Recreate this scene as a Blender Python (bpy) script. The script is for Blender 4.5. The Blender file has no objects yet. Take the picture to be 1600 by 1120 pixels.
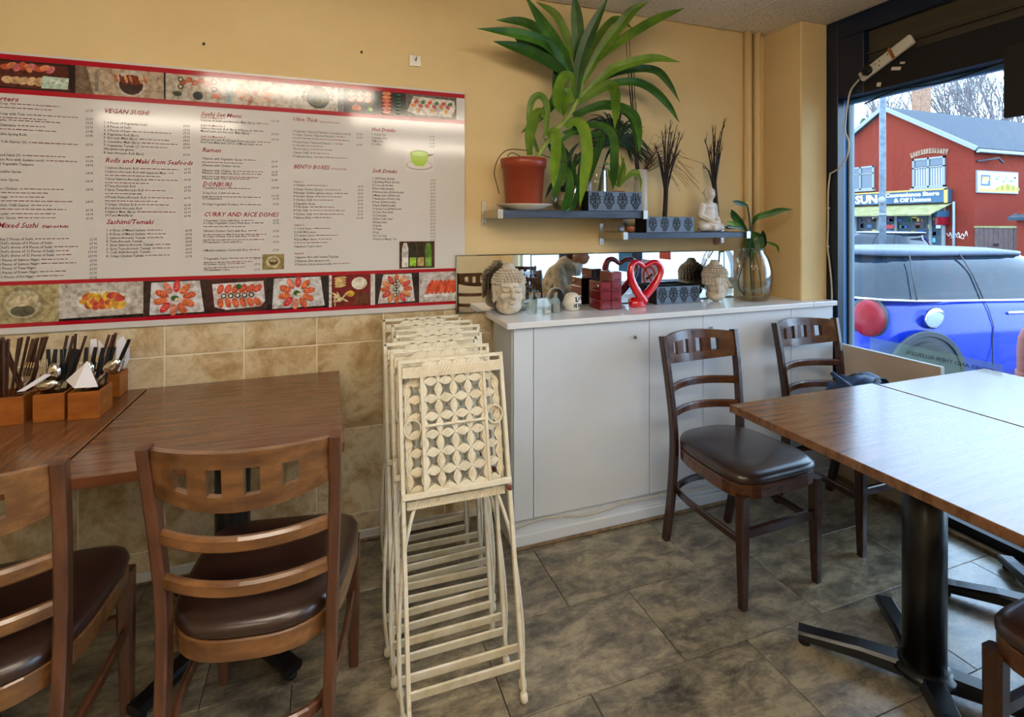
import bpy, bmesh, math, random
from mathutils import Vector, Matrix, Euler
PI = math.pi
random.seed(7)
scene = bpy.context.scene
C = scene.collection

# ------------------------------------------------------------------ camera
# the photograph: focal length 800 px, camera level, 1.38 m above the floor, turned 19.8 degrees from the menu wall's normal
FPX, CXP, CYP, EYE, YAW = 800.0, 800.0, 350.0, 1.38, math.radians(19.8)
cam = bpy.data.cameras.new('camera'); cam_o = bpy.data.objects.new('camera', cam); C.objects.link(cam_o)
cam.sensor_width = 36.0; cam.lens = 36.0 * FPX / 1600.0; cam.shift_y = -(560.0 - CYP) / 1600.0
cam.clip_start = 0.02; cam.clip_end = 300
cam_o.location = (0, 0, EYE); cam_o.rotation_euler = (PI/2, 0, -YAW)
scene.camera = cam_o

# ------------------------------------------------------------------ sky, light, exposure
world = bpy.data.worlds.new('overcast_sky'); scene.world = world; world.use_nodes = True
wn = world.node_tree.nodes; wl = world.node_tree.links
bg = wn['Background']; bg.inputs['Strength'].default_value = 6.2
wtc = wn.new('ShaderNodeTexCoord'); wno = wn.new('ShaderNodeTexNoise'); wno.inputs['Scale'].default_value = 2.2; wno.inputs['Detail'].default_value = 4
wrm = wn.new('ShaderNodeValToRGB')
wrm.color_ramp.elements[0].position = .35; wrm.color_ramp.elements[0].color = (.44, .67, 1.0, 1)
wrm.color_ramp.elements[1].position = .65; wrm.color_ramp.elements[1].color = (.54, .75, 1.0, 1)
wl.new(wtc.outputs['Generated'], wno.inputs['Vector']); wl.new(wno.outputs['Fac'], wrm.inputs['Fac']); wl.new(wrm.outputs['Color'], bg.inputs['Color'])
CEIL_LAMP = 21.0          # emission of the ceiling light panels
vs = scene.view_settings
vs.view_transform = 'Standard'; vs.look = 'None'; vs.gamma = 1.0; vs.use_curve_mapping = False; vs.exposure = 0.5
scene.cycles.use_denoising = True
scene.cycles.max_bounces = 10; scene.cycles.diffuse_bounces = 5; scene.cycles.glossy_bounces = 5
scene.cycles.transmission_bounces = 8; scene.cycles.transparent_max_bounces = 16
scene.cycles.caustics_reflective = False; scene.cycles.caustics_refractive = False
scene.cycles.sample_clamp_indirect = 6.0

# ------------------------------------------------------------------ pixel -> place
def ray(px, py):
    X = (px - CXP) / FPX
    return Vector((math.sin(YAW) + X*math.cos(YAW), math.cos(YAW) - X*math.sin(YAW), -(py - CYP)/FPX))
def on(px, py, x=None, y=None, z=None):
    d = ray(px, py)
    t = x/d.x if x is not None else (y/d.y if y is not None else (z - EYE)/d.z)
    return Vector((0, 0, EYE)) + d*t

# ------------------------------------------------------------------ materials
def lin(h):
    h = h.lstrip('#'); r = []
    for i in (0, 2, 4):
        c = int(h[i:i+2], 16)/255.0
        r.append(c/12.92 if c <= .04045 else ((c+.055)/1.055)**2.4)
    return (r[0], r[1], r[2], 1.0)
MATS = {}
def M(name, col='#808080', rough=.5, metal=0.0, col2=None, scale=6.0, stretch=(1,1,1), detail=5.0, lo=.35, hi=.65, bump=0.0, bscale=60.0,
      spec=.5, coat=0.0, coat_rough=.1, rand=True, hue=0.0, emit=None, estr=0.0, attr=False, nrough=.62, distort=0.0):
    m = bpy.data.materials.new(name); MATS[name] = m; m.use_nodes = True
    n = m.node_tree.nodes; l = m.node_tree.links; b = n['Principled BSDF']
    b.inputs['Roughness'].default_value = rough; b.inputs['Metallic'].default_value = metal
    b.inputs['Specular IOR Level'].default_value = spec; b.inputs['Base Color'].default_value = lin(col)
    b.inputs['Coat Weight'].default_value = coat; b.inputs['Coat Roughness'].default_value = coat_rough
    tc = n.new('ShaderNodeTexCoord'); vec = tc.outputs['Object']
    if rand:
        oi = n.new('ShaderNodeObjectInfo'); mu = n.new('ShaderNodeMath'); mu.operation = 'MULTIPLY'; mu.inputs[1].default_value = 37.0
        l.new(oi.outputs['Random'], mu.inputs[0])
        ad = n.new('ShaderNodeVectorMath'); ad.operation = 'ADD'; l.new(vec, ad.inputs[0]); l.new(mu.outputs[0], ad.inputs[1]); vec = ad.outputs[0]
    mp = n.new('ShaderNodeMapping'); mp.inputs['Scale'].default_value = stretch; l.new(vec, mp.inputs['Vector']); vec = mp.outputs[0]
    out = None
    if attr:
        a = n.new('ShaderNodeAttribute'); a.attribute_name = 'Col'; out = a.outputs['Color']
    if col2:
        no = n.new('ShaderNodeTexNoise'); no.inputs['Scale'].default_value = scale; no.inputs['Detail'].default_value = detail; no.inputs['Roughness'].default_value = nrough
        no.inputs['Distortion'].default_value = distort
        l.new(vec, no.inputs['Vector'])
        rp = n.new('ShaderNodeValToRGB'); cols = [col, col2] if isinstance(col2, str) else [col] + list(col2)
        cr = rp.color_ramp
        while len(cr.elements) < len(cols): cr.elements.new(.5)
        for i, c in enumerate(cols):
            cr.elements[i].position = lo + (hi-lo)*i/(len(cols)-1); cr.elements[i].color = lin(c)
        l.new(no.outputs['Fac'], rp.inputs['Fac'])
        if attr:
            mx = n.new('ShaderNodeMix'); mx.data_type = 'RGBA'; mx.blend_type = 'MULTIPLY'; mx.inputs['Factor'].default_value = 1
            l.new(out, mx.inputs[6]); l.new(rp.outputs['Color'], mx.inputs[7]); out = mx.outputs[2]
        else: out = rp.outputs['Color']
    if hue and rand and out is not None:
        hs = n.new('ShaderNodeHueSaturation'); mr = n.new('ShaderNodeMapRange'); mr.inputs['To Min'].default_value = 1-hue; mr.inputs['To Max'].default_value = 1+hue
        l.new(oi.outputs['Random'], mr.inputs['Value']); l.new(mr.outputs[0], hs.inputs['Value']); l.new(out, hs.inputs['Color']); out = hs.outputs[0]
    if out is not None: l.new(out, b.inputs['Base Color'])
    if bump:
        nb = n.new('ShaderNodeTexNoise'); nb.inputs['Scale'].default_value = bscale; nb.inputs['Detail'].default_value = 4; l.new(vec, nb.inputs['Vector'])
        bp = n.new('ShaderNodeBump'); bp.inputs['Strength'].default_value = bump; bp.inputs['Distance'].default_value = .01
        l.new(nb.outputs['Fac'], bp.inputs['Height']); l.new(bp.outputs[0], b.inputs['Normal'])
    if emit:
        b.inputs['Emission Color'].default_value = lin(emit); b.inputs['Emission Strength'].default_value = estr
    return m
def M_glass(name, tint=(1,1,1,1), rough=0.0, refl=1.0, ior=1.45):
    m = bpy.data.materials.new(name); MATS[name] = m; m.use_nodes = True
    n = m.node_tree.nodes; l = m.node_tree.links; n.remove(n['Principled BSDF'])
    tr = n.new('ShaderNodeBsdfTransparent'); tr.inputs[0].default_value = tint
    gl = n.new('ShaderNodeBsdfGlossy'); gl.inputs['Roughness'].default_value = rough
    fr = n.new('ShaderNodeFresnel'); fr.inputs[0].default_value = ior
    mx = n.new('ShaderNodeMixShader'); mu = n.new('ShaderNodeMath'); mu.operation = 'MULTIPLY'; mu.inputs[1].default_value = refl
    l.new(fr.outputs[0], mu.inputs[0]); l.new(mu.outputs[0], mx.inputs[0]); l.new(tr.outputs[0], mx.inputs[1]); l.new(gl.outputs[0], mx.inputs[2])
    l.new(mx.outputs[0], n['Material Output'].inputs[0]); return m
def M_mix_transp(name, col, alpha, rough=.5):
    m = M(name, col, rough); m.node_tree.nodes['Principled BSDF'].inputs['Alpha'].default_value = alpha; return m

M('wall_paint', '#dcc08c', .75, col2='#e3c996', scale=1.6, rand=False, bump=.05, bscale=180, spec=.2)
M('wall_cream', '#d9c49a', .8, col2='#e2d0aa', scale=1.5, rand=False, spec=.2)
M('grout', '#ece3cc', .8)
M('wall_tile', '#927650', .28, col2=['#b89f76', '#d9c9a8', '#a88d63'], scale=7, lo=.3, hi=.7, detail=12, nrough=.70, hue=.06, distort=.4, bump=.04, bscale=30)
M('floor_tile', '#3d3831', .30, col2=['#5a5246', '#7f7562', '#a3977c', '#675e50'], scale=7.5, lo=.30, hi=.70, detail=14, nrough=.74, stretch=(1, 1.8, 1), hue=.14, distort=.3, bump=.05, bscale=70, spec=.55, coat=.35, coat_rough=.22)
M('floor_gap', '#1b1816', .8)
M('ceiling_tile', '#f1ece2', .9, col2=['#f1ece2', '#dcd5c8', '#8a8273'], scale=95, lo=.45, hi=.72, detail=2, rand=False)
M('ceiling_grid', '#e4dfd4', .6)
M('trim_white', '#d9d6cc', .5)
M('skirt_brown', '#8d7554', .7, col2='#5f4b34', scale=30)
M('cabinet_white', '#dfe5ec', .32, col2='#d6dde5', scale=2.0, spec=.4)
M('worktop_white', '#e6e9ec', .12, spec=.6, col2='#f0efec', scale=3)
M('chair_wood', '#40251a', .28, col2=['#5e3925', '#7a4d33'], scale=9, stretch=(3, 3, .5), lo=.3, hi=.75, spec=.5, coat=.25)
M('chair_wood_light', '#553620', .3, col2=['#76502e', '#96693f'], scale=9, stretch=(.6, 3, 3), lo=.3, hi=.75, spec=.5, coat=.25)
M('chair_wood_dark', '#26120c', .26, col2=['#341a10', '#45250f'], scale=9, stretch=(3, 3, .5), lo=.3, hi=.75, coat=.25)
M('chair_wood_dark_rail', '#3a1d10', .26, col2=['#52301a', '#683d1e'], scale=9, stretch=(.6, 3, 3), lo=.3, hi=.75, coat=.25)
M('leather', '#2c1a15', .30, col2='#36221b', scale=14, bump=.03, bscale=220, spec=.55, coat=.35, coat_rough=.25)
M('table_wood', '#573824', .24, col2=['#6a482f', '#7c583c', '#60402a'], scale=4, stretch=(1.0, 14, 6), lo=.3, hi=.72, detail=7, spec=.5, coat=.12, coat_rough=.10)
M('table_wood_turned', '#573620', .24, col2=['#6b4528', '#7a5231', '#613c21'], scale=4, stretch=(14, 1.0, 6), lo=.3, hi=.72, detail=7, spec=.5, coat=.15, coat_rough=.10)
M('table_edge', '#5d3218', .35, col2='#6d3f21', scale=6, stretch=(1, 6, 8))
M('black_metal', '#0d0d0f', .3, spec=.5)
M('black_matte', '#0b0b0c', .6)
M('cream_metal', '#d2c5a6', .45, col2=['#dfd5bb', '#e7dfca', '#baa887'], scale=22, lo=.3, hi=.75, detail=6)
M('cream_rung', '#d7cba8', .45, col2=['#e6dcc2', '#efe8d4'], scale=14)
M('board_white', '#d2cdc8', .10, spec=.45)
M('board_red', '#a80f22', .10, spec=.45)
M('ink', '#4a4346', .4); M('ink_red', '#97223a', .4); M('ink_small', '#7d4450', .4)
M('print', '#ffffff', .10, attr=True, spec=.5, rand=False)
M('print_food', '#ffffff', .10, attr=True, spec=.5, rand=False, col2=['#d8d0c8', '#a89890'], scale=60, lo=.4, hi=.75, detail=3)
M('paint_attr', '#ffffff', .5, attr=True, rand=False)
M('shelf_board', '#2f3b4e', .4, col2='#46566e', scale=10, stretch=(.5, 4, 8))
M('steel', '#b9b4aa', .3, metal=1.0); M('steel_dark', '#8a8070', .35, metal=1.0); M('chrome', '#e4e8ee', .08, metal=1.0)
M('cutlery_steel', '#d0c7b8', .16, metal=1.0)
M('terracotta', '#8f3b22', .35, col2='#9c452a', scale=3, spec=.4)
M('soil', '#2c1d12', .95); M('saucer', '#e0d9c6', .25)
M('leaf', '#1f4412', .35, col2=['#2f5c18', '#4a7622'], scale=5, spec=.4, hue=.2)
M('leaf_light', '#466a16', .35, col2=['#628522', '#7c9a30'], scale=5, spec=.4, hue=.12)
M('leaf_dark', '#132e14', .4, col2='#1f4420', scale=6, hue=.2)
M('stem', '#7e9a35', .5, col2='#a3b552', scale=12)
M('twig', '#1b1213', .8, col2='#33211e', scale=40); M('dry_grass', '#4a3522', .8)
M('stone', '#a69782', .8, col2=['#c9bda9', '#d8cfbf', '#8d7b62'], scale=16, lo=.3, hi=.75, bump=.25, bscale=70)
M('stone_white', '#cfc6ba', .7, col2=['#ddd6cb', '#a99887'], scale=18, lo=.4, hi=.8, bump=.2, bscale=80)
M('ceramic_white', '#e6e1d2', .25); M('ink_black', '#0c0c0e', .4)
M('lacquer', '#6e0f12', .15, col2='#85171a', scale=12, coat=.5); M('lacquer_dark', '#2b0808', .25)
M('red_gloss', '#d0061c', .12, coat=.6, spec=.6)
M('damask', '#5b6d84', .5, col2='#6a7d95', scale=20); M('damask_ink', '#12161d', .4); M('box_black', '#101216', .45)
M('cork', '#9a7a55', .9); M('spice', '#6b4a2a', .95); M('salt', '#e2dccf', .9); M('pewter', '#7d8796', .35, metal=.6); M('clay', '#a5623f', .6)
M('caddy_wood', '#7e4212', .42, col2=['#9a561a', '#b16c25'], scale=11, stretch=(1, 1, 3), lo=.3, hi=.75, bump=.06)
M('chopstick', '#3b1f14', .4, col2='#4f2a1a', scale=30); M('napkin', '#eceaf0', .8); M('handle_black', '#101013', .35)
M('navy', '#0b1a33', .35, spec=.5); M('navy_black', '#070b13', .45); M('frame_skylit', '#4a84c6', .35); M('frame_grey', '#586b76', .4)
M('shutter_brown', '#3b352a', .5, col2='#4a4334', scale=5, stretch=(1, .2, 6))
M('panel_dark', '#14120f', .6)
M('plastic_white', '#dcd8cc', .4); M('plastic_black', '#121214', .45); M('cable_white', '#c9c4b4', .5); M('cable_black', '#0c0c0f', .5)
M('riser_board', '#c2b09c', .5, col2='#cab9a5', scale=4); M('board_edge', '#d5d8da', .5)
M('bag_blue', '#1b3152', .6, col2='#345584', scale=18, bump=.3, bscale=60)
M_glass('glass', (.97, .985, .98, 1), refl=.8); M_glass('glass_vase', (.985, .99, .985, 1), refl=.55, rough=.02)
M_mix_transp('glass_jar', '#c2d6d2', .36, .08); M_glass('water', (.96, .97, .92, 1), refl=.25)
M('frosted', '#e6e0d4', .35); M_mix_transp('frosted_t', '#efe9de', .55, .3)
M_mix_transp('notice', '#9fd0cf', .45, .6)
M('mirror', '#f2f4f4', .015, metal=1.0); M('mirror_edge', '#c9d6d8', .1, metal=1.0)
# outside
M('asphalt', '#3c4045', .85, spec=.1, col2='#484c52', scale=8, rand=False); M('pavement', '#6d7277', .8, col2='#7a7e83', scale=5, rand=False)
M('brick_far', '#642017', .85, col2=['#742c21', '#80382c'], scale=26, stretch=(1, 1, 4), lo=.3, hi=.7, rand=False, spec=.05)
M('slate', '#2b2f35', .7, col2=['#383d45', '#444b55'], scale=6, stretch=(5, 1, 14), rand=False, spec=.08)
M('upvc', '#7f8283', .4, spec=.2); M('lead', '#7f8b90', .5); M('window_dark', '#2a3a4a', .08, spec=.8); M('blind', '#a9b6c0', .7)
M('sign_blue', '#1e4560', .5); M('gold', '#a98a3e', .5); M('sign_white', '#d8d8d4', .5); M('sign_cream', '#f6e7c6', .5)
M('awning', '#78734c', .8, spec=.1, col2='#938e68', scale=4); M('shop_inner', '#34454f', .7); M('pole_grey', '#4a5058', .5, spec=.15, col2='#656d76', scale=9)
M('gate_wood', '#463736', .8, spec=.1, col2=['#594948', '#695a58'], scale=7, stretch=(8, 8, 1)); M('bark', '#5d5658', .9, col2='#7b7270', scale=8)
M('chimney_brick', '#6e503f', .9, spec=.1, col2='#a07c65', scale=10)
M('conifer', '#3d5a41', .8, col2='#55754f', scale=3)
M('car_blue', '#0a2a9a', .2, spec=.4, coat=.25, coat_rough=.03); M('car_silver', '#8f9aa6', .25, metal=.4, coat=1.0)
M('car_roof', '#343d4d', .4, spec=.25); M('car_glass', '#16222e', .05, spec=.35); M('tyre', '#121214', .8)
M('lamp_red', '#6c0413', .25, spec=.25, col2='#86091c', scale=20, stretch=(1, 1, 4)); M('arch_black', '#1d242c', .5); M('rust_post', '#6e2c1c', .7, col2='#7d3826', scale=9)
M('skin', '#b98a6c', .55); M('hair_dark', '#2a2422', .6); M('jacket', '#7d705c', .8, col2=['#a39478', '#b9aa90'], scale=16, bump=.5, bscale=22); M('scarf', '#b9d0da', .8, col2='#e4ecee', scale=14)
M('trousers', '#2b3240', .8); M('shoe', '#17171a', .5)
M('lamp_panel', '#ffffff', .5, emit='#fff1dd', estr=CEIL_LAMP)
M('paper_white', '#eef0f4', .7)

# ------------------------------------------------------------------ mesh helpers
def rotm(rot): return Euler(rot).to_matrix() if rot is not None else Matrix.Identity(3)
class MB:
    def __init__(s): s.v = []; s.f = []; s.m = []; s.s = []; s.c = []; s.has_col = False; s.T = None
    def add(s, vs, fs, mi=0, smooth=False, col=None):
        b = len(s.v)
        if s.T is not None: vs = [s.T @ Vector(p) for p in vs]
        s.v.extend([tuple(p) for p in vs])
        for f in fs:
            s.f.append([b+i for i in f]); s.m.append(mi); s.s.append(smooth); s.c.append(col)
        if col is not None: s.has_col = True
        return s
    def box(s, c, d, rot=None, bev=0.0, mi=0, col=None):
        R = rotm(rot); c = Vector(c); h = [x/2 for x in d]
        if bev <= 0:
            vs = [c + R @ Vector((sx*h[0], sy*h[1], sz*h[2])) for sx in (-1, 1) for sy in (-1, 1) for sz in (-1, 1)]
            return s.add(vs, [(0,1,3,2),(4,6,7,5),(0,4,5,1),(2,3,7,6),(0,2,6,4),(1,5,7,3)], mi, False, col)
        bev = min(bev, min(h)*.95); vs = []; idx = {}
        for sx in (-1, 1):
            for sy in (-1, 1):
                for sz in (-1, 1):
                    for a in range(3):
                        p = [sx*(h[0]-bev), sy*(h[1]-bev), sz*(h[2]-bev)]; p[a] = (sx, sy, sz)[a]*h[a]
                        idx[(sx, sy, sz, a)] = len(vs); vs.append(c + R @ Vector(p))
        fs = []
        for a in range(3):
            o1, o2 = (a+1) % 3, (a+2) % 3
            for sg in (-1, 1):
                q = []
                for (s1, s2) in ((-1,-1),(1,-1),(1,1),(-1,1)):
                    k = [0,0,0]; k[a] = sg; k[o1] = s1; k[o2] = s2; q.append(idx[(k[0],k[1],k[2],a)])
                fs.append(q if sg > 0 else q[::-1])
            for s1 in (-1, 1):
                for s2 in (-1, 1):
                    ka = [0,0,0]; ka[o1] = s1; ka[o2] = s2
                    k0 = ka[:]; k0[a] = -1; k1 = ka[:]; k1[a] = 1
                    q = [idx[(*k0,o1)], idx[(*k1,o1)], idx[(*k1,o2)], idx[(*k0,o2)]]
                    fs.append(q if s1*s2 < 0 else q[::-1])
        for sx in (-1, 1):
            for sy in (-1, 1):
                for sz in (-1, 1):
                    q = [idx[(sx,sy,sz,0)], idx[(sx,sy,sz,1)], idx[(sx,sy,sz,2)]]
                    fs.append(q if sx*sy*sz > 0 else q[::-1])
        return s.add(vs, fs, mi, False, col)
    def b2(s, x0, x1, y0, y1, z0, z1, bev=0.0, mi=0, col=None):
        return s.box(((x0+x1)/2, (y0+y1)/2, (z0+z1)/2), (abs(x1-x0), abs(y1-y0), abs(z1-z0)), None, bev, mi, col)
    def sweep(s, path, prof, scales=None, up=(0,0,1), mi=0, smooth=False, caps=True, col=None, closed=False):
        path = [Vector(p) for p in path]; n = len(path); k = len(prof); vs = []
        up = Vector(up); prev = None
        for i, p in enumerate(path):
            if closed: t = path[(i+1) % n] - path[i-1]
            else: t = path[min(i+1, n-1)] - path[max(i-1, 0)]
            t.normalize()
            if prev is None:
                u = up - t*up.dot(t)
                if u.length < 1e-4: u = Vector((0,1,0)) - t*t.y
                if u.length < 1e-4: u = Vector((1,0,0)) - t*t.x
            else:
                u = prev - t*prev.dot(t)
            u.normalize(); prev = u; r = t.cross(u)
            sc = scales[i] if scales else 1.0
            sx, sy = sc if isinstance(sc, (tuple, list)) else (sc, sc)
            for a, b in prof: vs.append(p + r*(a*sx) + u*(b*sy))
        fs = []
        for i in range(n if closed else n-1):
            j = (i+1) % n
            for q in range(k):
                q2 = (q+1) % k
                fs.append((i*k+q, i*k+q2, j*k+q2, j*k+q))
        if caps and not closed:
            fs.append(tuple(range(k))[::-1]); fs.append(tuple((n-1)*k+q for q in range(k)))
        return s.add(vs, fs, mi, smooth, col)
    def tube(s, path, r, seg=8, mi=0, smooth=True, caps=True, col=None, closed=False):
        prof = [(math.cos(2*PI*i/seg), math.sin(2*PI*i/seg)) for i in range(seg)]
        sc = r if isinstance(r, (list, tuple)) else [r]*len(path)
        return s.sweep(path, prof, list(sc), mi=mi, smooth=smooth, caps=caps, col=col, closed=closed)
    def bar(s, path, w, h, up=(0,0,1), mi=0, ch=.2, scales=None, closed=False):
        a, b = w/2, h/2; c = min(a, b)*ch*2 if ch else 0
        prof = [(-a+c,-b),(a-c,-b),(a,-b+c),(a,b-c),(a-c,b),(-a+c,b),(-a,b-c),(-a,-b+c)] if ch else [(-a,-b),(a,-b),(a,b),(-a,b)]
        return s.sweep(path, prof, scales, up, mi, closed=closed)
    def lathe(s, prof, seg=24, c=(0,0,0), mi=0, smooth=True, sx=1.0, sy=1.0, col=None, cap0=True, cap1=True):
        vs = []; n = len(prof)
        for r, z in prof:
            for i in range(seg):
                a = 2*PI*i/seg; vs.append((c[0]+r*sx*math.cos(a), c[1]+r*sy*math.sin(a), c[2]+z))
        fs = []
        for j in range(n-1):
            for i in range(seg):
                i2 = (i+1) % seg; fs.append((j*seg+i, j*seg+i2, (j+1)*seg+i2, (j+1)*seg+i))
        if cap0 and prof[0][0] > 1e-6: fs.append(tuple(range(seg))[::-1])
        if cap1 and prof[-1][0] > 1e-6: fs.append(tuple((n-1)*seg+i for i in range(seg)))
        return s.add(vs, fs, mi, smooth, col)
    def ell(s, c, r, seg=16, rings=10, rot=None, mi=0, col=None):
        R = rotm(rot); c = Vector(c)
        if not isinstance(r, (tuple, list)): r = (r, r, r)
        vs = [c + R @ Vector((0, 0, -r[2]))]
        for j in range(1, rings):
            ph = -PI/2 + PI*j/rings
            for i in range(seg):
                a = 2*PI*i/seg; vs.append(c + R @ Vector((r[0]*math.cos(ph)*math.cos(a), r[1]*math.cos(ph)*math.sin(a), r[2]*math.sin(ph))))
        vs.append(c + R @ Vector((0, 0, r[2]))); fs = []
        for i in range(seg): fs.append((0, 1+(i+1) % seg, 1+i))
        for j in range(rings-2):
            for i in range(seg):
                a = 1+j*seg; i2 = (i+1) % seg; fs.append((a+i, a+i2, a+seg+i2, a+seg+i))
        a = 1+(rings-2)*seg
        for i in range(seg): fs.append((a+i, a+(i+1) % seg, len(vs)-1))
        return s.add(vs, fs, mi, True, col)
    def prism(s, poly, O, U, V, depth, mi=0, col=None, back=True):
        """polygon (u,v) in the plane O+uU+vV, pushed 'depth' along U x V"""
        O, U, V = Vector(O), Vector(U), Vector(V); N = U.cross(V).normalized()*depth; n = len(poly)
        vs = [O+U*a+V*b+N for a, b in poly] + [O+U*a+V*b for a, b in poly]
        fs = [tuple(range(n))] + [(i, n+i, n+(i+1) % n, (i+1) % n) for i in range(n)]
        if back: fs.append(tuple(range(n, 2*n))[::-1])
        return s.add(vs, fs, mi, False, col)
    def slab(s, us, vs_, holes, fn, mi=0):
        """curved slab: fn(u,v,side) -> point, side 0 front 1 back; holes = set of (i,j) cells"""
        nu, nv = len(us), len(vs_); P = {}; pts = []
        for k in (0, 1):
            for i in range(nu):
                for j in range(nv): P[(i,j,k)] = len(pts); pts.append(fn(us[i], vs_[j], k))
        fs = []; solid = lambda i, j: 0 <= i < nu-1 and 0 <= j < nv-1 and (i, j) not in holes
        for i in range(nu-1):
            for j in range(nv-1):
                if not solid(i, j): continue
                fs.append((P[i,j,0],P[i+1,j,0],P[i+1,j+1,0],P[i,j+1,0])); fs.append((P[i,j,1],P[i,j+1,1],P[i+1,j+1,1],P[i+1,j,1]))
                if not solid(i-1,j): fs.append((P[i,j,0],P[i,j+1,0],P[i,j+1,1],P[i,j,1]))
                if not solid(i+1,j): fs.append((P[i+1,j,0],P[i+1,j,1],P[i+1,j+1,1],P[i+1,j+1,0]))
                if not solid(i,j-1): fs.append((P[i,j,0],P[i,j,1],P[i+1,j,1],P[i+1,j,0]))
                if not solid(i,j+1): fs.append((P[i,j+1,0],P[i+1,j+1,0],P[i+1,j+1,1],P[i,j+1,1]))
        return s.add(pts, fs, mi)
    def mesh(s, name, mats, off=(0,0,0)):
        me = bpy.data.meshes.new(name); off = Vector(off)
        me.from_pydata([tuple(Vector(p)-off) for p in s.v], [], s.f)
        if not isinstance(mats, (list, tuple)): mats = [mats]
        for m in mats: me.materials.append(MATS[m] if isinstance(m, str) else m)
        me.polygons.foreach_set('material_index', s.m); me.polygons.foreach_set('use_smooth', s.s)
        if s.has_col:
            ca = me.color_attributes.new('Col', 'FLOAT_COLOR', 'CORNER'); i = 0; buf = []
            for f, c in zip(s.f, s.c):
                c = lin(c) if isinstance(c, str) else (c or (1,1,1,1))
                buf.extend(list(c)*len(f))
            ca.data.foreach_set('color', buf)
        me.update(); return me
    def build(s, name, mats, parent=None, off=None, fix=True):
        """link as one object; world-space points are moved into the root thing's frame when parent is given and off is None"""
        if parent is not None and off is None: off = root_loc(parent)
        if off is None:   # a top-level mesh: put its origin at its base
            xs = [p[0] for p in s.v]; ys = [p[1] for p in s.v]; zs = [p[2] for p in s.v]
            off = Vector(((min(xs)+max(xs))/2, (min(ys)+max(ys))/2, min(zs)))
        me = s.mesh(name, mats, off)
        if fix:
            bm = bmesh.new(); bm.from_mesh(me); bmesh.ops.recalc_face_normals(bm, faces=bm.faces); bm.to_mesh(me); bm.free()
        o = bpy.data.objects.new(name, me); C.objects.link(o)
        if parent is not None: o.parent = parent
        else: o.location = off
        return o
def root_loc(o):
    v = Vector((0,0,0))
    while o is not None: v = v + o.location; o = o.parent
    return v
LOCAL = (0,0,0)
def tag(o, label=None, cat=None, group=None, kind=None):
    if label: o['label'] = label
    if cat: o['category'] = cat
    if group: o['group'] = group
    if kind: o['kind'] = kind
    return o
def thing(name, label, cat, loc=(0,0,0), rz=0.0, group=None):
    o = bpy.data.objects.new(name, None); C.objects.link(o); o.location = loc; o.rotation_euler = (0,0,rz); o.empty_display_size = .05
    return tag(o, label, cat, group)
def struct(name, loc=(0,0,0)):
    o = bpy.data.objects.new(name, None); C.objects.link(o); o.location = loc; o['kind'] = 'structure'; return o
def inst(me, name, parent=None, loc=(0,0,0), rot=(0,0,0), scale=None):
    o = bpy.data.objects.new(name, me); C.objects.link(o); o.parent = parent; o.location = loc; o.rotation_euler = rot
    if scale: o.scale = scale
    return o
def kids(o): return [c for c in C.objects if c.parent == o]
def copy_tree(o, parent=None, depth=0):
    c = o.copy(); C.objects.link(c); c.parent = parent
    for ch in TREE.get(o.name, kids(o)): copy_tree(ch, c, depth+1)
    return c
TREE = {}
def catmull(pts, n=6):
    pts = [Vector(p) for p in pts]; out = []
    P = [pts[0]*2-pts[1]] + pts + [pts[-1]*2-pts[-2]]
    for i in range(1, len(P)-2):
        for k in range(n):
            t = k/n; a, b, c, d = P[i-1], P[i], P[i+1], P[i+2]
            out.append(.5*((2*b)+(c-a)*t+(2*a-5*b+4*c-d)*t*t+(3*b-a-3*c+d)*t*t*t))
    out.append(pts[-1]); return out
def blob(prims, voxel=.006, smooth=4, name='blob'):
    """union of ellipsoids and tapered capsules, remeshed into one continuous surface"""
    b = MB()
    for p in prims:
        if p[0] == 'e': b.ell(p[1], p[2], 14, 9, p[3] if len(p) > 3 else None)
        else:
            p0, p1, r0, r1 = Vector(p[1]), Vector(p[2]), p[3], p[4]
            pts = [p0.lerp(p1, i/4) for i in range(5)]
            b.tube(pts, [r0+(r1-r0)*i/4 for i in range(5)], 10); b.ell(p0, r0, 10, 8); b.ell(p1, r1, 10, 8)
    me = b.mesh(name, []); o = bpy.data.objects.new(name, me); C.objects.link(o)
    md = o.modifiers.new('r', 'REMESH'); md.mode = 'VOXEL'; md.voxel_size = voxel; md.use_smooth_shade = True
    if smooth: sm = o.modifiers.new('s', 'SMOOTH'); sm.factor = .5; sm.iterations = smooth
    dg = bpy.context.evaluated_depsgraph_get(); dg.update()
    me2 = bpy.data.meshes.new_from_object(o.evaluated_get(dg)); bpy.data.objects.remove(o)
    me2.name = name
    for p in me2.polygons: p.use_smooth = True
    return me2
def blob_part(name, prims, mat, parent, voxel=.006, smooth=4):
    me = blob(prims, voxel, smooth, name); me.materials.clear(); me.materials.append(MATS[mat])
    return inst(me, name, parent)
# ================================================================== the room
WY, CZ, WX = 2.34, 2.49, 2.62       # menu wall, ceiling, window frame's inner face
X0, YF = -2.6, -3.2                 # left wall, wall behind the camera
b = MB(); b.b2(X0-.1, 2.80, YF-.1, WY+.12, -.12, -.004); floor = b.build('floor', 'floor_gap'); floor['kind'] = 'structure'
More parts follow.
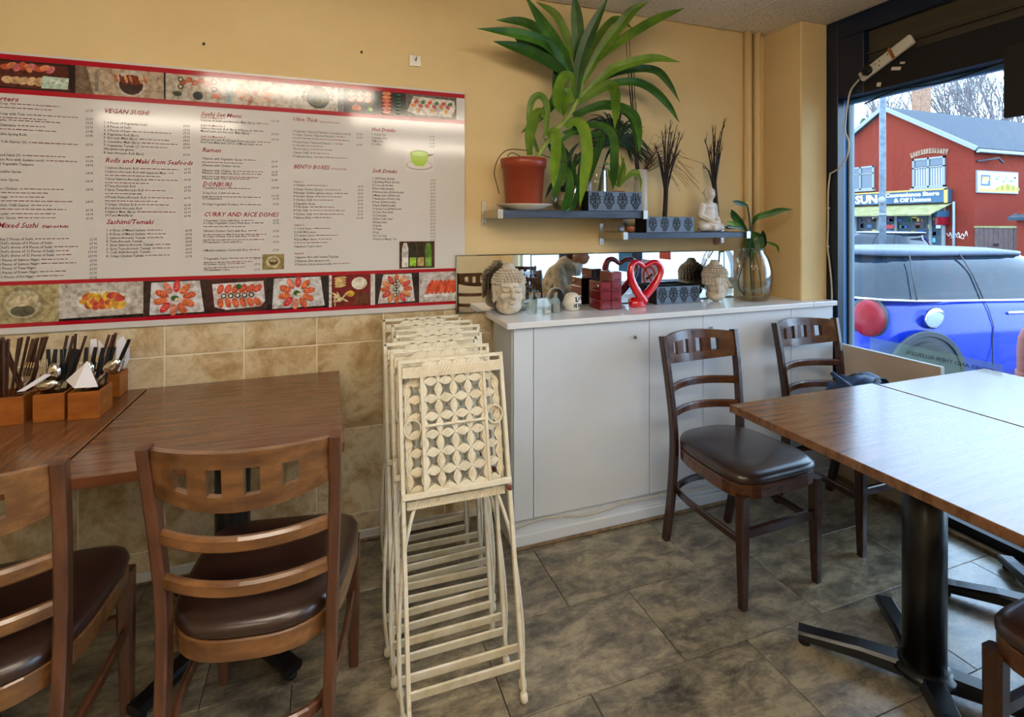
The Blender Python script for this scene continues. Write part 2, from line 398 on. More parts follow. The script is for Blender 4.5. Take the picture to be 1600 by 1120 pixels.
# stone-effect floor tiles, 583 x 333 mm, staggered rows
ftile = MB(); ftile.box((0, 0, -.003), (.5805, .3305, .006), bev=.0012); ftile_me = ftile.mesh('floor_tile', 'floor_tile')
rows = {0: .82, 1: 1.065, 2: .727, 3: 1.00, 4: .66, 5: .90, 6: 1.10}
for r in range(-1, 16):
    y1 = 2.003 - .333*r; y0 = max(y1 - .333, YF)
    if y1 - y0 < .03: continue
    off = rows.get(r, .40 + .23*(r*7 % 5)) if r >= 0 else 1.1
    k0 = math.floor((X0-off)/.583)
    for k in range(k0, 14):
        xa = off + .583*k; xb = xa + .583
        if r == -1: y1c = WY
        xa2, xb2 = max(xa, -2.6 if r < 5 else -1.2), min(xb, 2.60); yb = min(y1, WY)
        if xb2 - xa2 < .03: continue
        if xb2 - xa2 > .58 and yb - y0 > .33: inst(ftile_me, 'floor_tile', floor, Vector(((xa2+xb2)/2, (y0+yb)/2, 0)) - floor.location)
        else:
            q = MB(); q.b2(xa2+.0012, xb2-.0012, y0+.0012, yb-.0012, -.006, 0, bev=.0012); q.build('floor_tile', 'floor_tile', floor)
# menu wall
b = MB(); b.b2(X0-.1, WX+.18, WY+.004, WY+.14, -.12, CZ+.1); wall_back = b.build('wall_back', 'wall_paint'); wall_back['kind'] = 'structure'
b = MB(); b.b2(X0, .735, WY-.002, WY+.004, 0, .985); b.build('grout_bed', 'grout', wall_back)
b = MB(); b.b2(X0, .745, WY-.006, WY+.004, .985, .992, bev=.002); b.build('tile_trim', 'trim_white', wall_back)
tl = MB(); tl.box((0, 0, 0), (.2710, .010, .3690), bev=.002); tl_me = tl.mesh('wall_tile', 'wall_tile')
zr = [(.0, .117), (.117, .49), (.49, .865), (.865, .985)]
for k in range(-8, 5):
    xa = -.597 + .277*k
    for (za, zb) in zr:
        xb = min(xa+.277, .735)
        if xb - xa < .03 or xa < X0: continue
        if zb - za > .37 and xb-xa > .27: inst(tl_me, 'wall_tile', wall_back, Vector(((xa+xb)/2, WY-.001, (za+zb)/2)) - wall_back.location)
        else:
            q = MB(); q.b2(xa+.003, xb-.003, WY-.006, WY+.004, za+.003, zb-.003, bev=.002); q.build('wall_tile', 'wall_tile', wall_back)
b = MB(); b.b2(X0, .735, WY-.020, WY-.0065, .0, .045, bev=.003); o = b.build('baseboard_back', 'trim_white'); o['kind'] = 'structure'
b = MB(); b.b2(X0, .735, WY-.03, WY-.0205, .0, .012, bev=.003); o = b.build('trim_1', 'skirt_brown'); o['kind'] = 'structure'
# pillar between counter wall and shop window, and the two painted pipes beside it
b = MB(); b.b2(2.425, WX, 2.09, WY+.004, 0, CZ, bev=.006); o = b.build('wall_pillar', 'wall_paint'); o['kind'] = 'structure'
for i, x in enumerate((2.285, 2.352)):
    b = MB(); b.tube([(x, WY-.018, .965), (x, WY-.018, CZ)], .022, 12); o = b.build('wall_pipe', 'wall_paint')
    tag(o, ['vertical yellow-painted pipe in the corner, farther from the pillar', 'vertical yellow-painted pipe in the corner, right against the pillar'][i], 'pipe', 'painted pipes in the corner')
# other walls
b = MB(); b.b2(X0-.12, X0, YF-.12, WY+.004, -.12, CZ+.1); o = b.build('wall_left', 'wall_cream'); o['kind'] = 'structure'
b = MB(); b.b2(X0, 2.8, YF-.12, YF, -.12, CZ+.1); o = b.build('wall_front', 'wall_cream'); o['kind'] = 'structure'
b = MB(); b.b2(WX, WX+.16, YF, -2.62, -.12, CZ+.1); o = b.build('wall_right', 'wall_cream'); o['kind'] = 'structure'
# ceiling of mineral tiles in a metal grid
b = MB(); b.b2(X0-.1, WX+.16, YF-.1, WY+.12, CZ+.006, CZ+.1); ceil = b.build('ceiling', 'ceiling_grid'); ceil['kind'] = 'structure'
for i in range(-9, 5):
    for j in range(-1, 4):
        xa, xb = max(-.3+.6*(i), X0), min(-.3+.6*(i+1), WX); yb = min(1.7-1.2*j, WY); ya = max(1.7-1.2*(j+1), YF)
        if xb-xa < .05 or yb-ya < .05: continue
        if True:
            q = MB(); q.b2(xa+.006, xb-.006, ya+.006, yb-.006, CZ-.002, CZ+.006, bev=.002); q.build('ceiling_tile', 'ceiling_tile', ceil)
for i in range(-4, 5):
    q = MB(); q.b2(-.3+.6*i-.012, -.3+.6*i+.012, YF, WY, CZ-.0035, CZ+.002); q.build('grid_bar', 'ceiling_grid', ceil)

# fluorescent battens under the ceiling, behind and above the camera
for (xc, yy, lb) in ((-.25, .30, 'long white fluorescent ceiling light nearest the menu wall'), (.82, -.63, 'long white fluorescent ceiling light between the tables and the entrance'), (-1.5, -1.5, 'long white fluorescent ceiling light near the left wall'), (1.3, -2.3, 'long white fluorescent ceiling light at the back of the room')):
    L = thing('ceiling_light', lb, 'ceiling light', (xc, yy, CZ-.10), 0, 'fluorescent ceiling lights')
    q = MB(); q.b2(xc-.62, xc+.62, yy-.05, yy+.05, CZ-.035, CZ-.004, bev=.004); q.build('housing', 'trim_white', L)
    q = MB(); q.b2(xc-.60, xc+.60, yy-.065, yy+.065, CZ-.10, CZ-.0355, bev=.012); q.build('diffuser', 'lamp_panel', L)
    for e in (-1, 1): q = MB(); q.b2(min(xc+e*.601, xc+e*.622), max(xc+e*.601, xc+e*.622), yy-.066, yy+.066, CZ-.101, CZ-.0355, bev=.004); q.build('end_cap', 'trim_white', L)
# ------------------------------------------------------------------ shop window (right side)
win = struct('window_1', (WX, 0, 0))
def wbox(name, mat, *a, bev=.002, parent=win):
    q = MB(); q.b2(*a, bev=bev); return q.build(name, mat, parent)
j0, j1, j2, j3 = on(1316, 400, x=2.655).y, on(1325, 400, x=2.70).y, on(1330, 400, x=2.71).y, on(1335, 400, x=2.735).y
wbox('jamb_post', 'navy', WX, 2.72, j0, WY, 0, CZ)
wbox('jamb_edge', 'frame_skylit', 2.665, 2.72, j1, j0-.0005, 0.06, 2.062)  # lighter strip: skylight on the jamb's side face, painted into its colour
wbox('jamb_rebate', 'navy_black', 2.69, 2.722, j2, j1-.0005, 0.06, 2.062)
wbox('glazing_bead', 'frame_grey', 2.70, 2.735, j3, j2-.0005, 0.06, 2.056)
wbox('head_band', 'navy', WX, 2.72, -2.62, j0-.0005, 2.385, CZ)
wbox('head_cheek', 'navy', WX, 2.72, 1.885, j0-.0005, 2.063, 2.384)
wbox('transom_rail', 'navy_black', WX, 2.72, -2.62, 1.884, 2.063, 2.215)
wbox('shutter_panel', 'shutter_brown', 2.655, 2.70, -2.62, 1.884, 2.216, 2.384)
wbox('shutter_lip', 'shutter_brown', 2.64, 2.655, -2.62, 1.884, 2.262, 2.272)
wbox('head_bead', 'frame_skylit', 2.70, 2.735, -2.62, j3-.0005, 2.040, 2.062)
wbox('outer_head_strip', 'frame_grey', 2.736, 2.80, -2.62, j3, 2.066, 2.10)
wbox('sill_rail', 'navy_black', 2.635, 2.72, -2.62, j0-.0005, 0.0, .058)
wbox('sill_bead', 'frame_grey', 2.70, 2.735, -2.62, j3-.0005, .0585, .075)
wbox('threshold_strip', 'skirt_brown', 2.60, 2.634, -2.62, 2.088, -.003, .018)
for (ya, yb) in ((.602, j3-.0005), (-1.0, .542), (-2.6, -1.06)):
    q = MB(); q.b2(2.712, 2.718, ya, yb, .0755, 2.039); q.build('pane', 'glass', win)
for y in (.572, -1.03): wbox('mullion', 'navy', 2.66, 2.735, y-.029, y+.029, .0755, 2.039)
# ================================================================== counter under the shelves
CT = .965
cab = thing('counter_cabinet', 'long low white painted cabinet along the wall under the shelves', 'cabinet', (1.6, 2.18, 0))
b = MB(); b.b2(.738, 2.424, 2.056, WY-.032, .10, .938); b.b2(2.424, 2.598, 2.056, 2.088, .10, .938)
b.b2(.738, 2.598, 2.052, 2.088, 0.0, .10); b.b2(.738, .76, 2.088, WY-.032, 0, .10); b.build('body', 'cabinet_white', cab)
b = MB(); b.b2(.738, 2.598, 2.034, 2.0515, .0, .055, bev=.004); b.build('plinth_board', 'cabinet_white', cab)
b = MB(); b.b2(.738, 2.598, 2.018, 2.0338, .0, .012, bev=.004); b.build('floor_bead', 'skirt_brown', cab)
def cpx(px, y=2.04): return on(px, 600, y=y).x
xs = [.740, cpx(833), cpx(1014), cpx(1097.5), cpx(1235), 2.596]
for i in range(5):
    q = MB(); q.b2(xs[i]+.0015, xs[i+1]-.0015, 2.036, 2.0555, .118, .934, bev=.0015); d = q.build('door' if i else 'end_panel', 'cabinet_white', cab)
    if i == 1:
        p = on(993, 526, y=2.03); q = MB(); q.tube([(p.x, 2.035, p.z), (p.x-.012, 2.012, p.z+.002)], .0045, 8); q.ell((p.x-.014, 2.008, p.z+.002), .007, 10, 8); k = q.build('knob', 'steel_dark', d)
    if i == 3:
        p = on(1112, 514, y=2.03); q = MB(); q.box((p.x, 2.0345, p.z), (.024, .003, .020)); q.box((p.x-.003, 2.032, p.z), (.004, .003, .020)); q.box((p.x+.006, 2.032, p.z), (.004, .003, .020)); q.build('catch_plate', 'steel', d)
b = MB(); b.b2(.705, 2.424, 2.012, WY-.002, .9385, CT, bev=.003); b.b2(2.424, 2.600, 2.012, 2.0885, .9385, CT, bev=.003)
tag(b.build('worktop', 'worktop_white'), 'glossy white worktop lying on the long white cabinet', 'worktop')
# cable clipped along the foot of the cabinet
pts = [on(px, py, y=2.028) for px, py in ((806, 826), (842, 812), (878, 807), (910, 806), (935, 800), (975, 786), (1008, 779), (1035, 773), (1085, 766), (1140, 757))]
t = thing('skirting_cable', 'thin white cable clipped along the foot of the white cabinet', 'cable', (pts[0].x, 2.028, 0))
q = MB(); q.tube(catmull([(p.x, 2.0295, p.z) for p in pts], 4), .0042, 6); q.build('cable', 'cable_white', t)
for px, py in ((876, 807), (975, 786), (1033, 773)):
    p = on(px, py, y=2.028); q = MB(); q.box((p.x, 2.030, p.z), (.009, .012, .014), bev=.002); q.build('clip', 'plastic_white', t)

# ================================================================== mirrors standing on the counter against the wall
def mirror(x0, x1, z0, z1, label, y=2.321):
    t = thing('wall_mirror', label, 'mirror', ((x0+x1)/2, y+.008, z0))
    q = MB(); q.b2(x0, x1, y+.003, y+.010, z0, z1); q.build('backing', 'black_matte', t)
    q = MB(); w = .004
    q.add([(x0+w, y, z0+w), (x1-w, y, z0+w), (x1-w, y, z1-w), (x0+w, y, z1-w)], [(0, 1, 2, 3)]); q.build('mirror_glass', 'mirror', t, fix=False)
    q = MB(); A = [(x0, z0), (x1, z0), (x1, z1), (x0, z1)]; B = [(x0+w, z0+w), (x1-w, z0+w), (x1-w, z1-w), (x0+w, z1-w)]
    for i in range(4):
        j = (i+1) % 4; q.add([(A[i][0], y+.003, A[i][1]), (A[j][0], y+.003, A[j][1]), (B[j][0], y, B[j][1]), (B[i][0], y, B[i][1])], [(0, 1, 2, 3)])
    q.build('bevelled_edge', 'mirror_edge', t, fix=False)
mirror(.558, .931, .966, 1.235, 'short frameless mirror overlapping the corner of the menu board', 2.3105)
mirror(.933, 2.183, .966, 1.232, 'long frameless mirror standing on the white worktop behind the red heart')

# ================================================================== shelves
def shelf(x0, x1, zt, zb, label, mid=None):
    t = thing('wall_shelf', label, 'shelf', ((x0+x1)/2, WY-.1, zb))
    q = MB(); q.b2(x0+.012, x1-.012, 2.145, 2.336, zb, zt, bev=.002); q.build('board', 'shelf_board', t)
    for e, xe in ((1, x0), (-1, x1)):
        q = MB(); xa, xb = sorted((xe, xe+e*.0118))
        q.b2(xa, xb, 2.138, 2.337, zb-.002, zt+.002, bev=.001); q.b2(min(xe, xe+e*.026), max(xe, xe+e*.026), 2.130, 2.1375, zb-.004, zt+.004, bev=.001)
        q.b2(min(xe-e*.012, xe+e*.011), max(xe-e*.012, xe+e*.011), 2.3375, 2.3435, zb-.035, zt+.045, bev=.001)
        br = q.build('bracket', 'steel', t)
        q = MB(); q.lathe([(.004, 0), (.004, .002), (.002, .003)], 8); q2 = MB()
        for z in (zb-.024,): q2.ell((xe, 2.3372, z), (.004, .002, .004), 8, 6)
        q2.build('screw', 'steel_dark', br)
    return t
SH1, SH2 = 1.443, 1.338
shelf(.700, 1.474, SH1, 1.408, 'upper dark blue-grey wall shelf with steel end brackets under the potted yucca')
s2 = shelf(1.335, 2.115, SH2, 1.308, 'lower dark blue-grey wall shelf carrying the seated stone figure')
q = MB(); p = on(1119, 377, y=WY); q.box((p.x, WY-.002, 1.285), (.03, .006, .04), bev=.002); q.build('wall_plate', 'clay', s2)
# hook plate on the wall and small wall plugs
p = on(648.5, 95, y=WY); t = thing('wall_hook', 'small square steel hook plate on the yellow wall above the menu', 'hook', (p.x, WY, p.z))
q = MB(); q.box((p.x, WY+.001, p.z), (.052, .006, .050), bev=.001); q.build('plate', 'steel', t)
q = MB(); q.tube(catmull([(p.x+.004, WY-.002, p.z+.004), (p.x+.002, WY-.018, p.z), (p.x+.004, WY-.022, p.z+.012)], 4), .0028, 6); q.build('peg', 'steel_dark', t)
for px, py, lb in ((318, 68, 'tiny dark screw hole in the yellow wall above the bowl photo'), (565, 81, 'tiny dark screw hole in the yellow wall beside the hook plate')):
    p = on(px, py, y=WY); q = MB(); q.ell((p.x, WY+.003, p.z), (.005, .003, .006), 8, 6); tag(q.build('wall_plug', 'twig'), lb, 'wall plug', 'old screw holes')
# ================================================================== tables
def table(x0, x1, y0, y1, label, mat='table_wood', plate=True):
    cx, cy = (x0+x1)/2, (y0+y1)/2
    t = thing('restaurant_table', label, 'table', (cx, cy, 0))
    q = MB(); q.b2(x0+.0015, x1-.0015, y0, y1, .7235, .75, bev=.002); q.build('table_top', mat, t)
    q = MB(); e = .0012
    q.b2(x0, x1, y0-.0012, y0, .722, .7485); q.build('edge_band', 'table_edge', t); q = MB(); q.b2(x0, x1, y1, y1+.0012, .722, .7485); q.build('edge_band', 'table_edge', t)
    q = MB(); q.b2(cx-.15, cx+.15, cy-.15, cy+.15, .714, .7232, bev=.002); q.b2(cx-.03, cx+.03, cy-.25, cy+.25, .700, .7138, bev=.003); q.build('top_bracket', 'black_metal', t)
    q = MB(); q.lathe([(.054, .075), (.054, .700)], 24, (cx, cy, 0)); q.build('post', 'black_metal', t)
    q = MB(); q.lathe([(.085, .052), (.075, .064), (.065, .070), (.058, .076)], 24, (cx, cy, 0)); q.build('hub', 'black_metal', t)
    for sx in (-1, 1):
        for sy in (-1, 1):
            d = Vector((sx*.205, sy*.255, 0)); pts = [Vector((cx, cy, .046)) + d*.18, Vector((cx, cy, .044)) + d*.5, Vector((cx, cy, .033)) + d*.85, Vector((cx, cy, .030)) + d]
            q = MB(); q.bar(pts, .056, .036, scales=[(1.15, 1.3), (1, 1.1), (.95, .9), (1, .85)])
            ft = q.build('foot', 'black_metal', t)
            q = MB(); e = Vector((cx, cy, .008)) + d*.95; q.lathe([(.018, 0), (.018, .012)], 10, (e.x, e.y, 0)); q.build('glide', 'black_matte', ft)
    return t
table(-.648, .046, 1.560, 2.325, 'brown wood table on a black post with only a low dark-seated chair before it', 'table_wood')
table(-1.350, -.652, 1.560, 2.325, 'brown wood table under the wooden cutlery boxes', 'table_wood_turned')
table(1.322, 2.030, .618, 1.425, 'brown wood table whose top mirrors the sky, farther from the window', 'table_wood')
table(2.034, 2.700, .618, 1.405, 'brown wood table pushed against the window glass', 'table_wood')

# ================================================================== restaurant chairs
def seat_outline(n=48, k=1.0):
    out = []
    for i in range(n):
        a = 2*PI*i/n; c, s_ = math.cos(a), math.sin(a); e = 5.5 if s_ > 0 else 2.9
        r = (abs(c)**e + abs(s_)**e)**(-1/e); yy = r*s_*.222
        out.append((r*c*(.204 + .012*(yy/.222))*k, yy*k))
    return out
def make_chair(wood, rail):
    t = thing('restaurant_chair', 'x', 'chair')
    for s_ in (-1, 1):
        q = MB(); path = catmull([(s_*.176, -.235, 0), (s_*.180, -.196, .20), (s_*.184, -.172, .42), (s_*.188, -.176, .56), (s_*.196, -.198, .74), (s_*.201, -.225, .893)], 5)
        q.bar(path, .026, .040, up=(0, 1, 0), ch=.18, scales=[(1, .82+.18*math.sin(PI*min(1, i/15))) for i in range(len(path))]); q.build('rear_leg', wood, t, LOCAL)
        q = MB(); q.bar([(s_*.186, .196, .405), (s_*.186, .196, .25), (s_*.188, .200, 0)], .040, .040, up=(0, 1, 0), ch=.15, scales=[1, .95, .68]); q.build('front_leg', wood, t, LOCAL)
    def ry(z): return -.176 - .049*max(0, (z-.56)/.333)**1.35
    def railfn(u, v, k):
        z = v - .022*(1-(u/.186)**2)*(1 if v < .82 else -.35); f = 1-(u/.186)**2
        return (u, ry(v) - .066*f + (.009 if k == 0 else -.009), z)
    us = [-.186]; hc = [-.112, -.038, .038, .112]
    us += [-.16]
    for h in hc: us += [h-.0165, h+.0165]
    us += [.16, .186]
    us2 = []
    for a_, b_ in zip(us[:-1], us[1:]): us2 += [a_, (a_+b_)/2]
    us2.append(us[-1])
    holes = set()
    for i in range(len(us2)-1):
        m = (us2[i]+us2[i+1])/2
        if any(abs(m-h) < .0165 for h in hc): holes.add((i, 1))
    q = MB(); q.slab(us2, [.780, .816, .850, .887], holes, railfn); q.build('top_rail', rail, t, LOCAL)
    for z in (.672, .566):
        q = MB(); q.bar([(u, ry(z) - .060*(1-(u/.184)**2), z) for u in [-.184+.368*i/12 for i in range(13)]], .020, .034, ch=.3); q.build('slat', rail, t, LOCAL)
    o = seat_outline(); q = MB(); vs = []; rings = [(.975, .440), (1.0, .450), (.995, .462), (.965, .473), (.88, .480), (.6, .484), (.25, .485)]
    for k, z in rings: vs += [(x*k, y*k, z) for x, y in o]
    n = len(o); fs = []
    for j in range(len(rings)-1):
        for i in range(n): fs.append((j*n+i, j*n+(i+1) % n, (j+1)*n+(i+1) % n, (j+1)*n+i))
    fs.append(tuple((len(rings)-1)*n+i for i in range(n))); fs.append(tuple(range(n))[::-1])
    q.add(vs, fs, 0, True); q.build('seat_pad', 'leather', t, LOCAL)
    q = MB(); q.bar([(x, y, .4145) for x, y in seat_outline(48, .945)], .022, .050, ch=.15, closed=True); q.build('seat_frame', rail, t, LOCAL)
    q = MB(); q.bar(catmull([(-.186, .19, .235), (-.186, .02, .238), (-.176, -.12, .238), (-.135, -.205, .238), (0, -.240, .238), (.135, -.205, .238), (.176, -.12, .238), (.186, .02, .238), (.186, .19, .235)], 5), .016, .030, ch=.3); q.build('bent_stretcher', wood, t, LOCAL)
    q = MB(); q.bar([(-.17, .196, .262), (.17, .196, .262)], .018, .034, ch=.2); q.build('front_stretcher', wood, t, LOCAL)
    TREE[t.name] = kids(t)
    return t
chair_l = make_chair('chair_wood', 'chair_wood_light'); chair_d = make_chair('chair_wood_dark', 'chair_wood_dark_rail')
used = set()
def place_chair(proto, x, y, deg, label, group):
    o = proto if proto.name not in used else copy_tree(proto)
    used.add(proto.name); o.location = (x, y, 0); o.rotation_euler = (0, 0, math.radians(deg)); tag(o, label, 'chair', group); return o
GC = 'brown wooden restaurant chairs'
place_chair(chair_l, -.142, 1.515, -10, 'brown wooden chair at the bare table, beside the folded metal chairs', GC)
place_chair(chair_l, -.722, 1.535, 0, 'brown wooden chair at the table with the cutlery boxes', GC)
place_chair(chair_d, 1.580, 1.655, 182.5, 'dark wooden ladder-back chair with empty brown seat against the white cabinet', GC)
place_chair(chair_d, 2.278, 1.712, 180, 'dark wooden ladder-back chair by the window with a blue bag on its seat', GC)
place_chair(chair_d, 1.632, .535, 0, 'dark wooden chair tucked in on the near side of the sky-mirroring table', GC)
# chairs and table behind the camera, seen in the mirrors
table(.75, 1.45, -1.55, -.85, 'pale table farther back in the room, seen only in the short mirror', 'table_wood')
place_chair(chair_l, .95, -.60, 180, 'wooden chair with its back to the menu wall, seen only in the short mirror', GC)
place_chair(chair_l, 1.43, -.58, 184, 'wooden chair beside another at the far table, seen only in the mirrors', GC)
place_chair(chair_d, 2.16, -1.15, 200, 'dark chair alone in the room behind, seen only in the long mirror', GC)
place_chair(chair_d, 2.12, -.06, -42, 'dark chair that the person in the beige jacket sits on', GC)

# ================================================================== folded metal garden chairs
def petal(q, c, ang, L=.0255, w=.0150, y0=-.003, y1=.001):
    poly = []
    for i in range(12):
        a = 2*PI*i/12; x = math.cos(a); z = math.sin(a)
        r = 1/(abs(x)**1.25 + abs(z)**1.25)**(1/1.25); poly.append((x*r*L, z*r*w))
    ca, sa = math.cos(ang), math.sin(ang)
    P = [(x*ca - z*sa, x*sa + z*ca) for x, z in poly]
    q.prism(P, (c[0], y1, c[1]), (1, 0, 0), (0, 0, 1), y1-y0, back=False)
    P2 = [(x*.48, z*.48) for x, z in P]
    q.prism(P2, (c[0], y0, c[1]), (1, 0, 0), (0, 0, 1), .0022, back=False)
def lattice(q, x0, x1, z0, z1, p, y, keep=None):
    nx = round((x1-x0)/p); nz = round((z1-z0)/p); px = (x1-x0)/nx; pz = (z1-z0)/nz
    for i in range(nx+1):
        for j in range(nz+1):
            x, z = x0+px*i, z0+pz*j
            if i < nx and 0 < j < nz and (keep is None or keep(x+px/2, z)): petal(q, (x+px/2, z), 0, px*.5, px*.27, y-.002, y+.002)
            if j < nz and 0 < i < nx and (keep is None or keep(x, z+pz/2)): petal(q, (x, z+pz/2), PI/2, pz*.5, pz*.27, y-.002, y+.002)
            if 0 < i < nx and 0 < j < nz and (keep is None or keep(x, z)): q.ell((x, y, z), (.006, .003, .006), 8, 4)
    # half petals along the rim
    for i in range(nx):
        for z in (z0, z1): petal(q, (x0+px*(i+.5), z), 0, px*.5, px*.28, y-.002, y+.002)
    for j in range(nz):
        for x in (x0, x1): petal(q, (x, z0+pz*(j+.5)), PI/2, pz*.5, pz*.28, y-.002, y+.002)
def rope(q, x0, x1, z, y, h=.022):
    q.b2(x0, x1, y-.003, y+.003, z-h/2, z+h/2)
    n = int((x1-x0)/.011)
    for i in range(n): q.box((x0+.006+i*(x1-x0-.012)/(n-1), y-.004, z), (.004, .004, h*.85), (0, .6, 0))
def make_folding():
    t = thing('folding_chair', 'x', 'folding chair'); W = .178; Lh = .985; m = 'cream_metal'
    for s_ in (-1, 1):
        q = MB(); q.bar([(s_*W, 0, .012), (s_*W, 0, .5), (s_*W, 0, Lh)], .013, .016, up=(0, 1, 0), ch=.15); q.build('side_bar', m, t, LOCAL)
        q = MB(); q.tube(catmull([(s_*.120, .022, .590), (s_*.150, .022, .530), (s_*.184, .024, .40), (s_*.200, .030, .18), (s_*.190, .040, .02)], 5), .0062, 8); q.build('rear_leg', m, t, LOCAL)
        for y, x, z in ((0, s_*W, 0), (.040, s_*.190, .011)):
            q = MB(); q.lathe([(.008, 0), (.0125, .006), (.0125, .02), (.007, .03)], 10, (x, y, z)); q.build('foot_cap', m, t, LOCAL)
        q = MB(); ang = [2*PI*i/18 for i in range(18)]; cz = .780 if s_ < 0 else .795
        q.tube([(s_*.142+.027*math.cos(a), -.004, cz+.027*math.sin(a)) for a in ang], .0032, 6, closed=True); q.build('side_ring', m, t, LOCAL)
        q = MB(); q.bar([(s_*.108, -.010, .600), (s_*.108, -.010, .930)], .010, .010, up=(0, 1, 0), ch=.15); q.build('inner_bar', m, t, LOCAL)
    q = MB(); q.bar([(-W-.006, 0, Lh-.006), (W+.006, 0, Lh-.006)], .016, .012, ch=.15); q.build('top_rail', m, t, LOCAL)
    q = MB(); rope(q, -W+.007, W-.007, .946, -.014, .032); q.build('rope_band', m, t, LOCAL)
    q = MB(); lattice(q, -.103, .103, .6055, .966, .0515, -.006); q.build('front_lattice', m, t, LOCAL)
    q = MB(); q.bar([(-.108, -.012, .786), (.108, -.012, .786)], .008, .008); q.build('cross_bar', m, t, LOCAL)
    def keep(x, z): return not (abs(x) > .12 and z > .89)
    q = MB(); lattice(q, -.1545, .1545, .6055, .9145, .0515, .012, keep)
    q.tube(catmull([(-.160, .012, .60), (-.160, .012, .865), (-.145, .012, .908), (-.110, .012, .922), (.110, .012, .922), (.145, .012, .908), (.160, .012, .865), (.160, .012, .60)], 4), .005, 6); q.build('seat_lattice', m, t, LOCAL)
    q = MB(); q.bar([(-W-.004, -.006, .596), (W+.004, -.006, .596)], .020, .018, ch=.15); q.build('seat_rail', m, t, LOCAL)
    q = MB(); rope(q, -.165, .165, .566, .014, .022); q.build('rear_seat_rail', m, t, LOCAL)
    q = MB(); q.ell((W, -.004, .574), (.010, .010, .010), 10, 6); q.build('pivot_bolt', 'rust_post', t, LOCAL)
    q = MB(); q.bar([(-W, 0, .098), (W, 0, .098)], .007, .028, up=(0, -.5, 1), ch=.1); q.build('foot_slat', 'cream_rung', t, LOCAL)
    q = MB(); q.bar([(-.192, .036, .122), (.192, .036, .122)], .007, .028, up=(0, -.5, 1), ch=.1); q.build('foot_slat', 'cream_rung', t, LOCAL)
    TREE[t.name] = kids(t); return t
fold = make_folding()
FC = [(2.095, 8.4, .219, 'rearmost, right against the wall tiles'), (1.960, 9.6, .239, 'second from the tiled wall'), (1.850, 10.6, .251, 'third from the tiled wall'),
      (1.745, 11.2, .222, 'middle one, fourth from the wall'), (1.630, 12.2, .186, 'fifth from the tiled wall'), (1.510, 12.6, .192, 'just behind the foremost one'), (1.378, 13.4, .200, 'foremost one with its whole flower lattice showing')]
for i, (yf, lean, xl, lb) in enumerate(FC):
    o = fold if i == 0 else copy_tree(fold)
    o.scale = (.92, 1, 1); o.location = (xl+.170, yf, 0); o.rotation_euler = (math.radians(-lean), 0, math.radians([0, -1, 1, -1.5, 1, 0, -.5][i]))
    tag(o, 'cream metal folding chair with pierced flowers, ' + lb, 'folding chair', 'folded metal chairs leaning in a row')
# ================================================================== menu board
MY = 2.322            # printed face
def bp(px, py): v = on(px, py, y=MY); return v.x, v.z
MX0, MX1, MZ0, MZ1 = -1.42, bp(726, 200)[0], .985, bp(726, 144.5)[1]
board = thing('menu_board', 'large white printed menu board with red bands and food photos on the wall', 'menu board', ((MX0+MX1)/2, WY-.008, MZ0))
q = MB(); q.b2(MX0, MX1, MY, WY-.0065, MZ0+.003, MZ1); q.b2(MX0, MX1, WY-.0064, WY+.003, .993, MZ1); q.build('panel', 'board_white', board)
LAY = .0004
def flat(q, poly, k, col=None, mi=0):
    y = MY - LAY*k; q.add([(x, y, z) for x, z in poly], [tuple(range(len(poly)))], mi, False, col)
def rect(x0, x1, z0, z1): return [(x0, z0), (x1, z0), (x1, z1), (x0, z1)]
bz = {k: bp(0, v)[1] for k, v in dict(a0=83.5, a1=92, b0=137, b1=145, c0=440, c1=446.5, d0=506.5, d1=513).items()}
q = MB()
for n in 'abcd': flat(q, rect(MX0, MX1, bz[n+'1'], bz[n+'0']), 1)
q.build('red_band', 'board_red', board, fix=False)
def elp(cx, cz, rx, rz, n=16, rot=0): return [(cx+rx*math.cos(a)*math.cos(rot)-rz*math.sin(a)*math.sin(rot), cz+rx*math.cos(a)*math.sin(rot)+rz*math.sin(a)*math.cos(rot)) for a in [2*PI*i/n for i in range(n)]]
rnd = random.Random(3)
class Photo:
    """a flat printed picture: coordinates 0..1 across, 0..1 up"""
    def __init__(s, pa, pb, z0, z1, bgc):
        s.x0, s.x1, s.z0, s.z1 = bp(pa, 300)[0], bp(pb, 300)[0], z0, z1; s.q = MB(); s.asp = (s.x1-s.x0)/(z1-z0); s.k = 2
        flat(s.q, rect(s.x0, s.x1, z0, z1), 2, bgc)
    def P(s, u, v): return (s.x0+(s.x1-s.x0)*min(max(u, 0), 1), s.z0+(s.z1-s.z0)*min(max(v, 0), 1))
    def poly(s, pts, col): s.k += .25; flat(s.q, [s.P(u, v) for u, v in pts], s.k, col)
    def e(s, u, v, ru, rv, col, rot=0): s.poly([(u+(a)/s.asp, v+b) for a, b in elp(0, 0, ru, rv, 14, rot)], col)
    def nig(s, u, v, L, w, rot, col='#e0603a'):
        s.e(u, v-.02, L, w, '#b9402a', rot); s.e(u, v, L, w, col, rot)
        for k in (-.4, 0, .4): s.e(u+math.cos(rot)*L*k/s.asp, v+math.sin(rot)*L*k, L*.06, w*.75, '#f0a07c', rot+.5)
    def done(s, name='food_photo'): return s.q.build(name, 'print_food', board, fix=False)
TB, TT, BB, BT = bz['b0'], bz['a1'], bz['d0'], bz['c1']
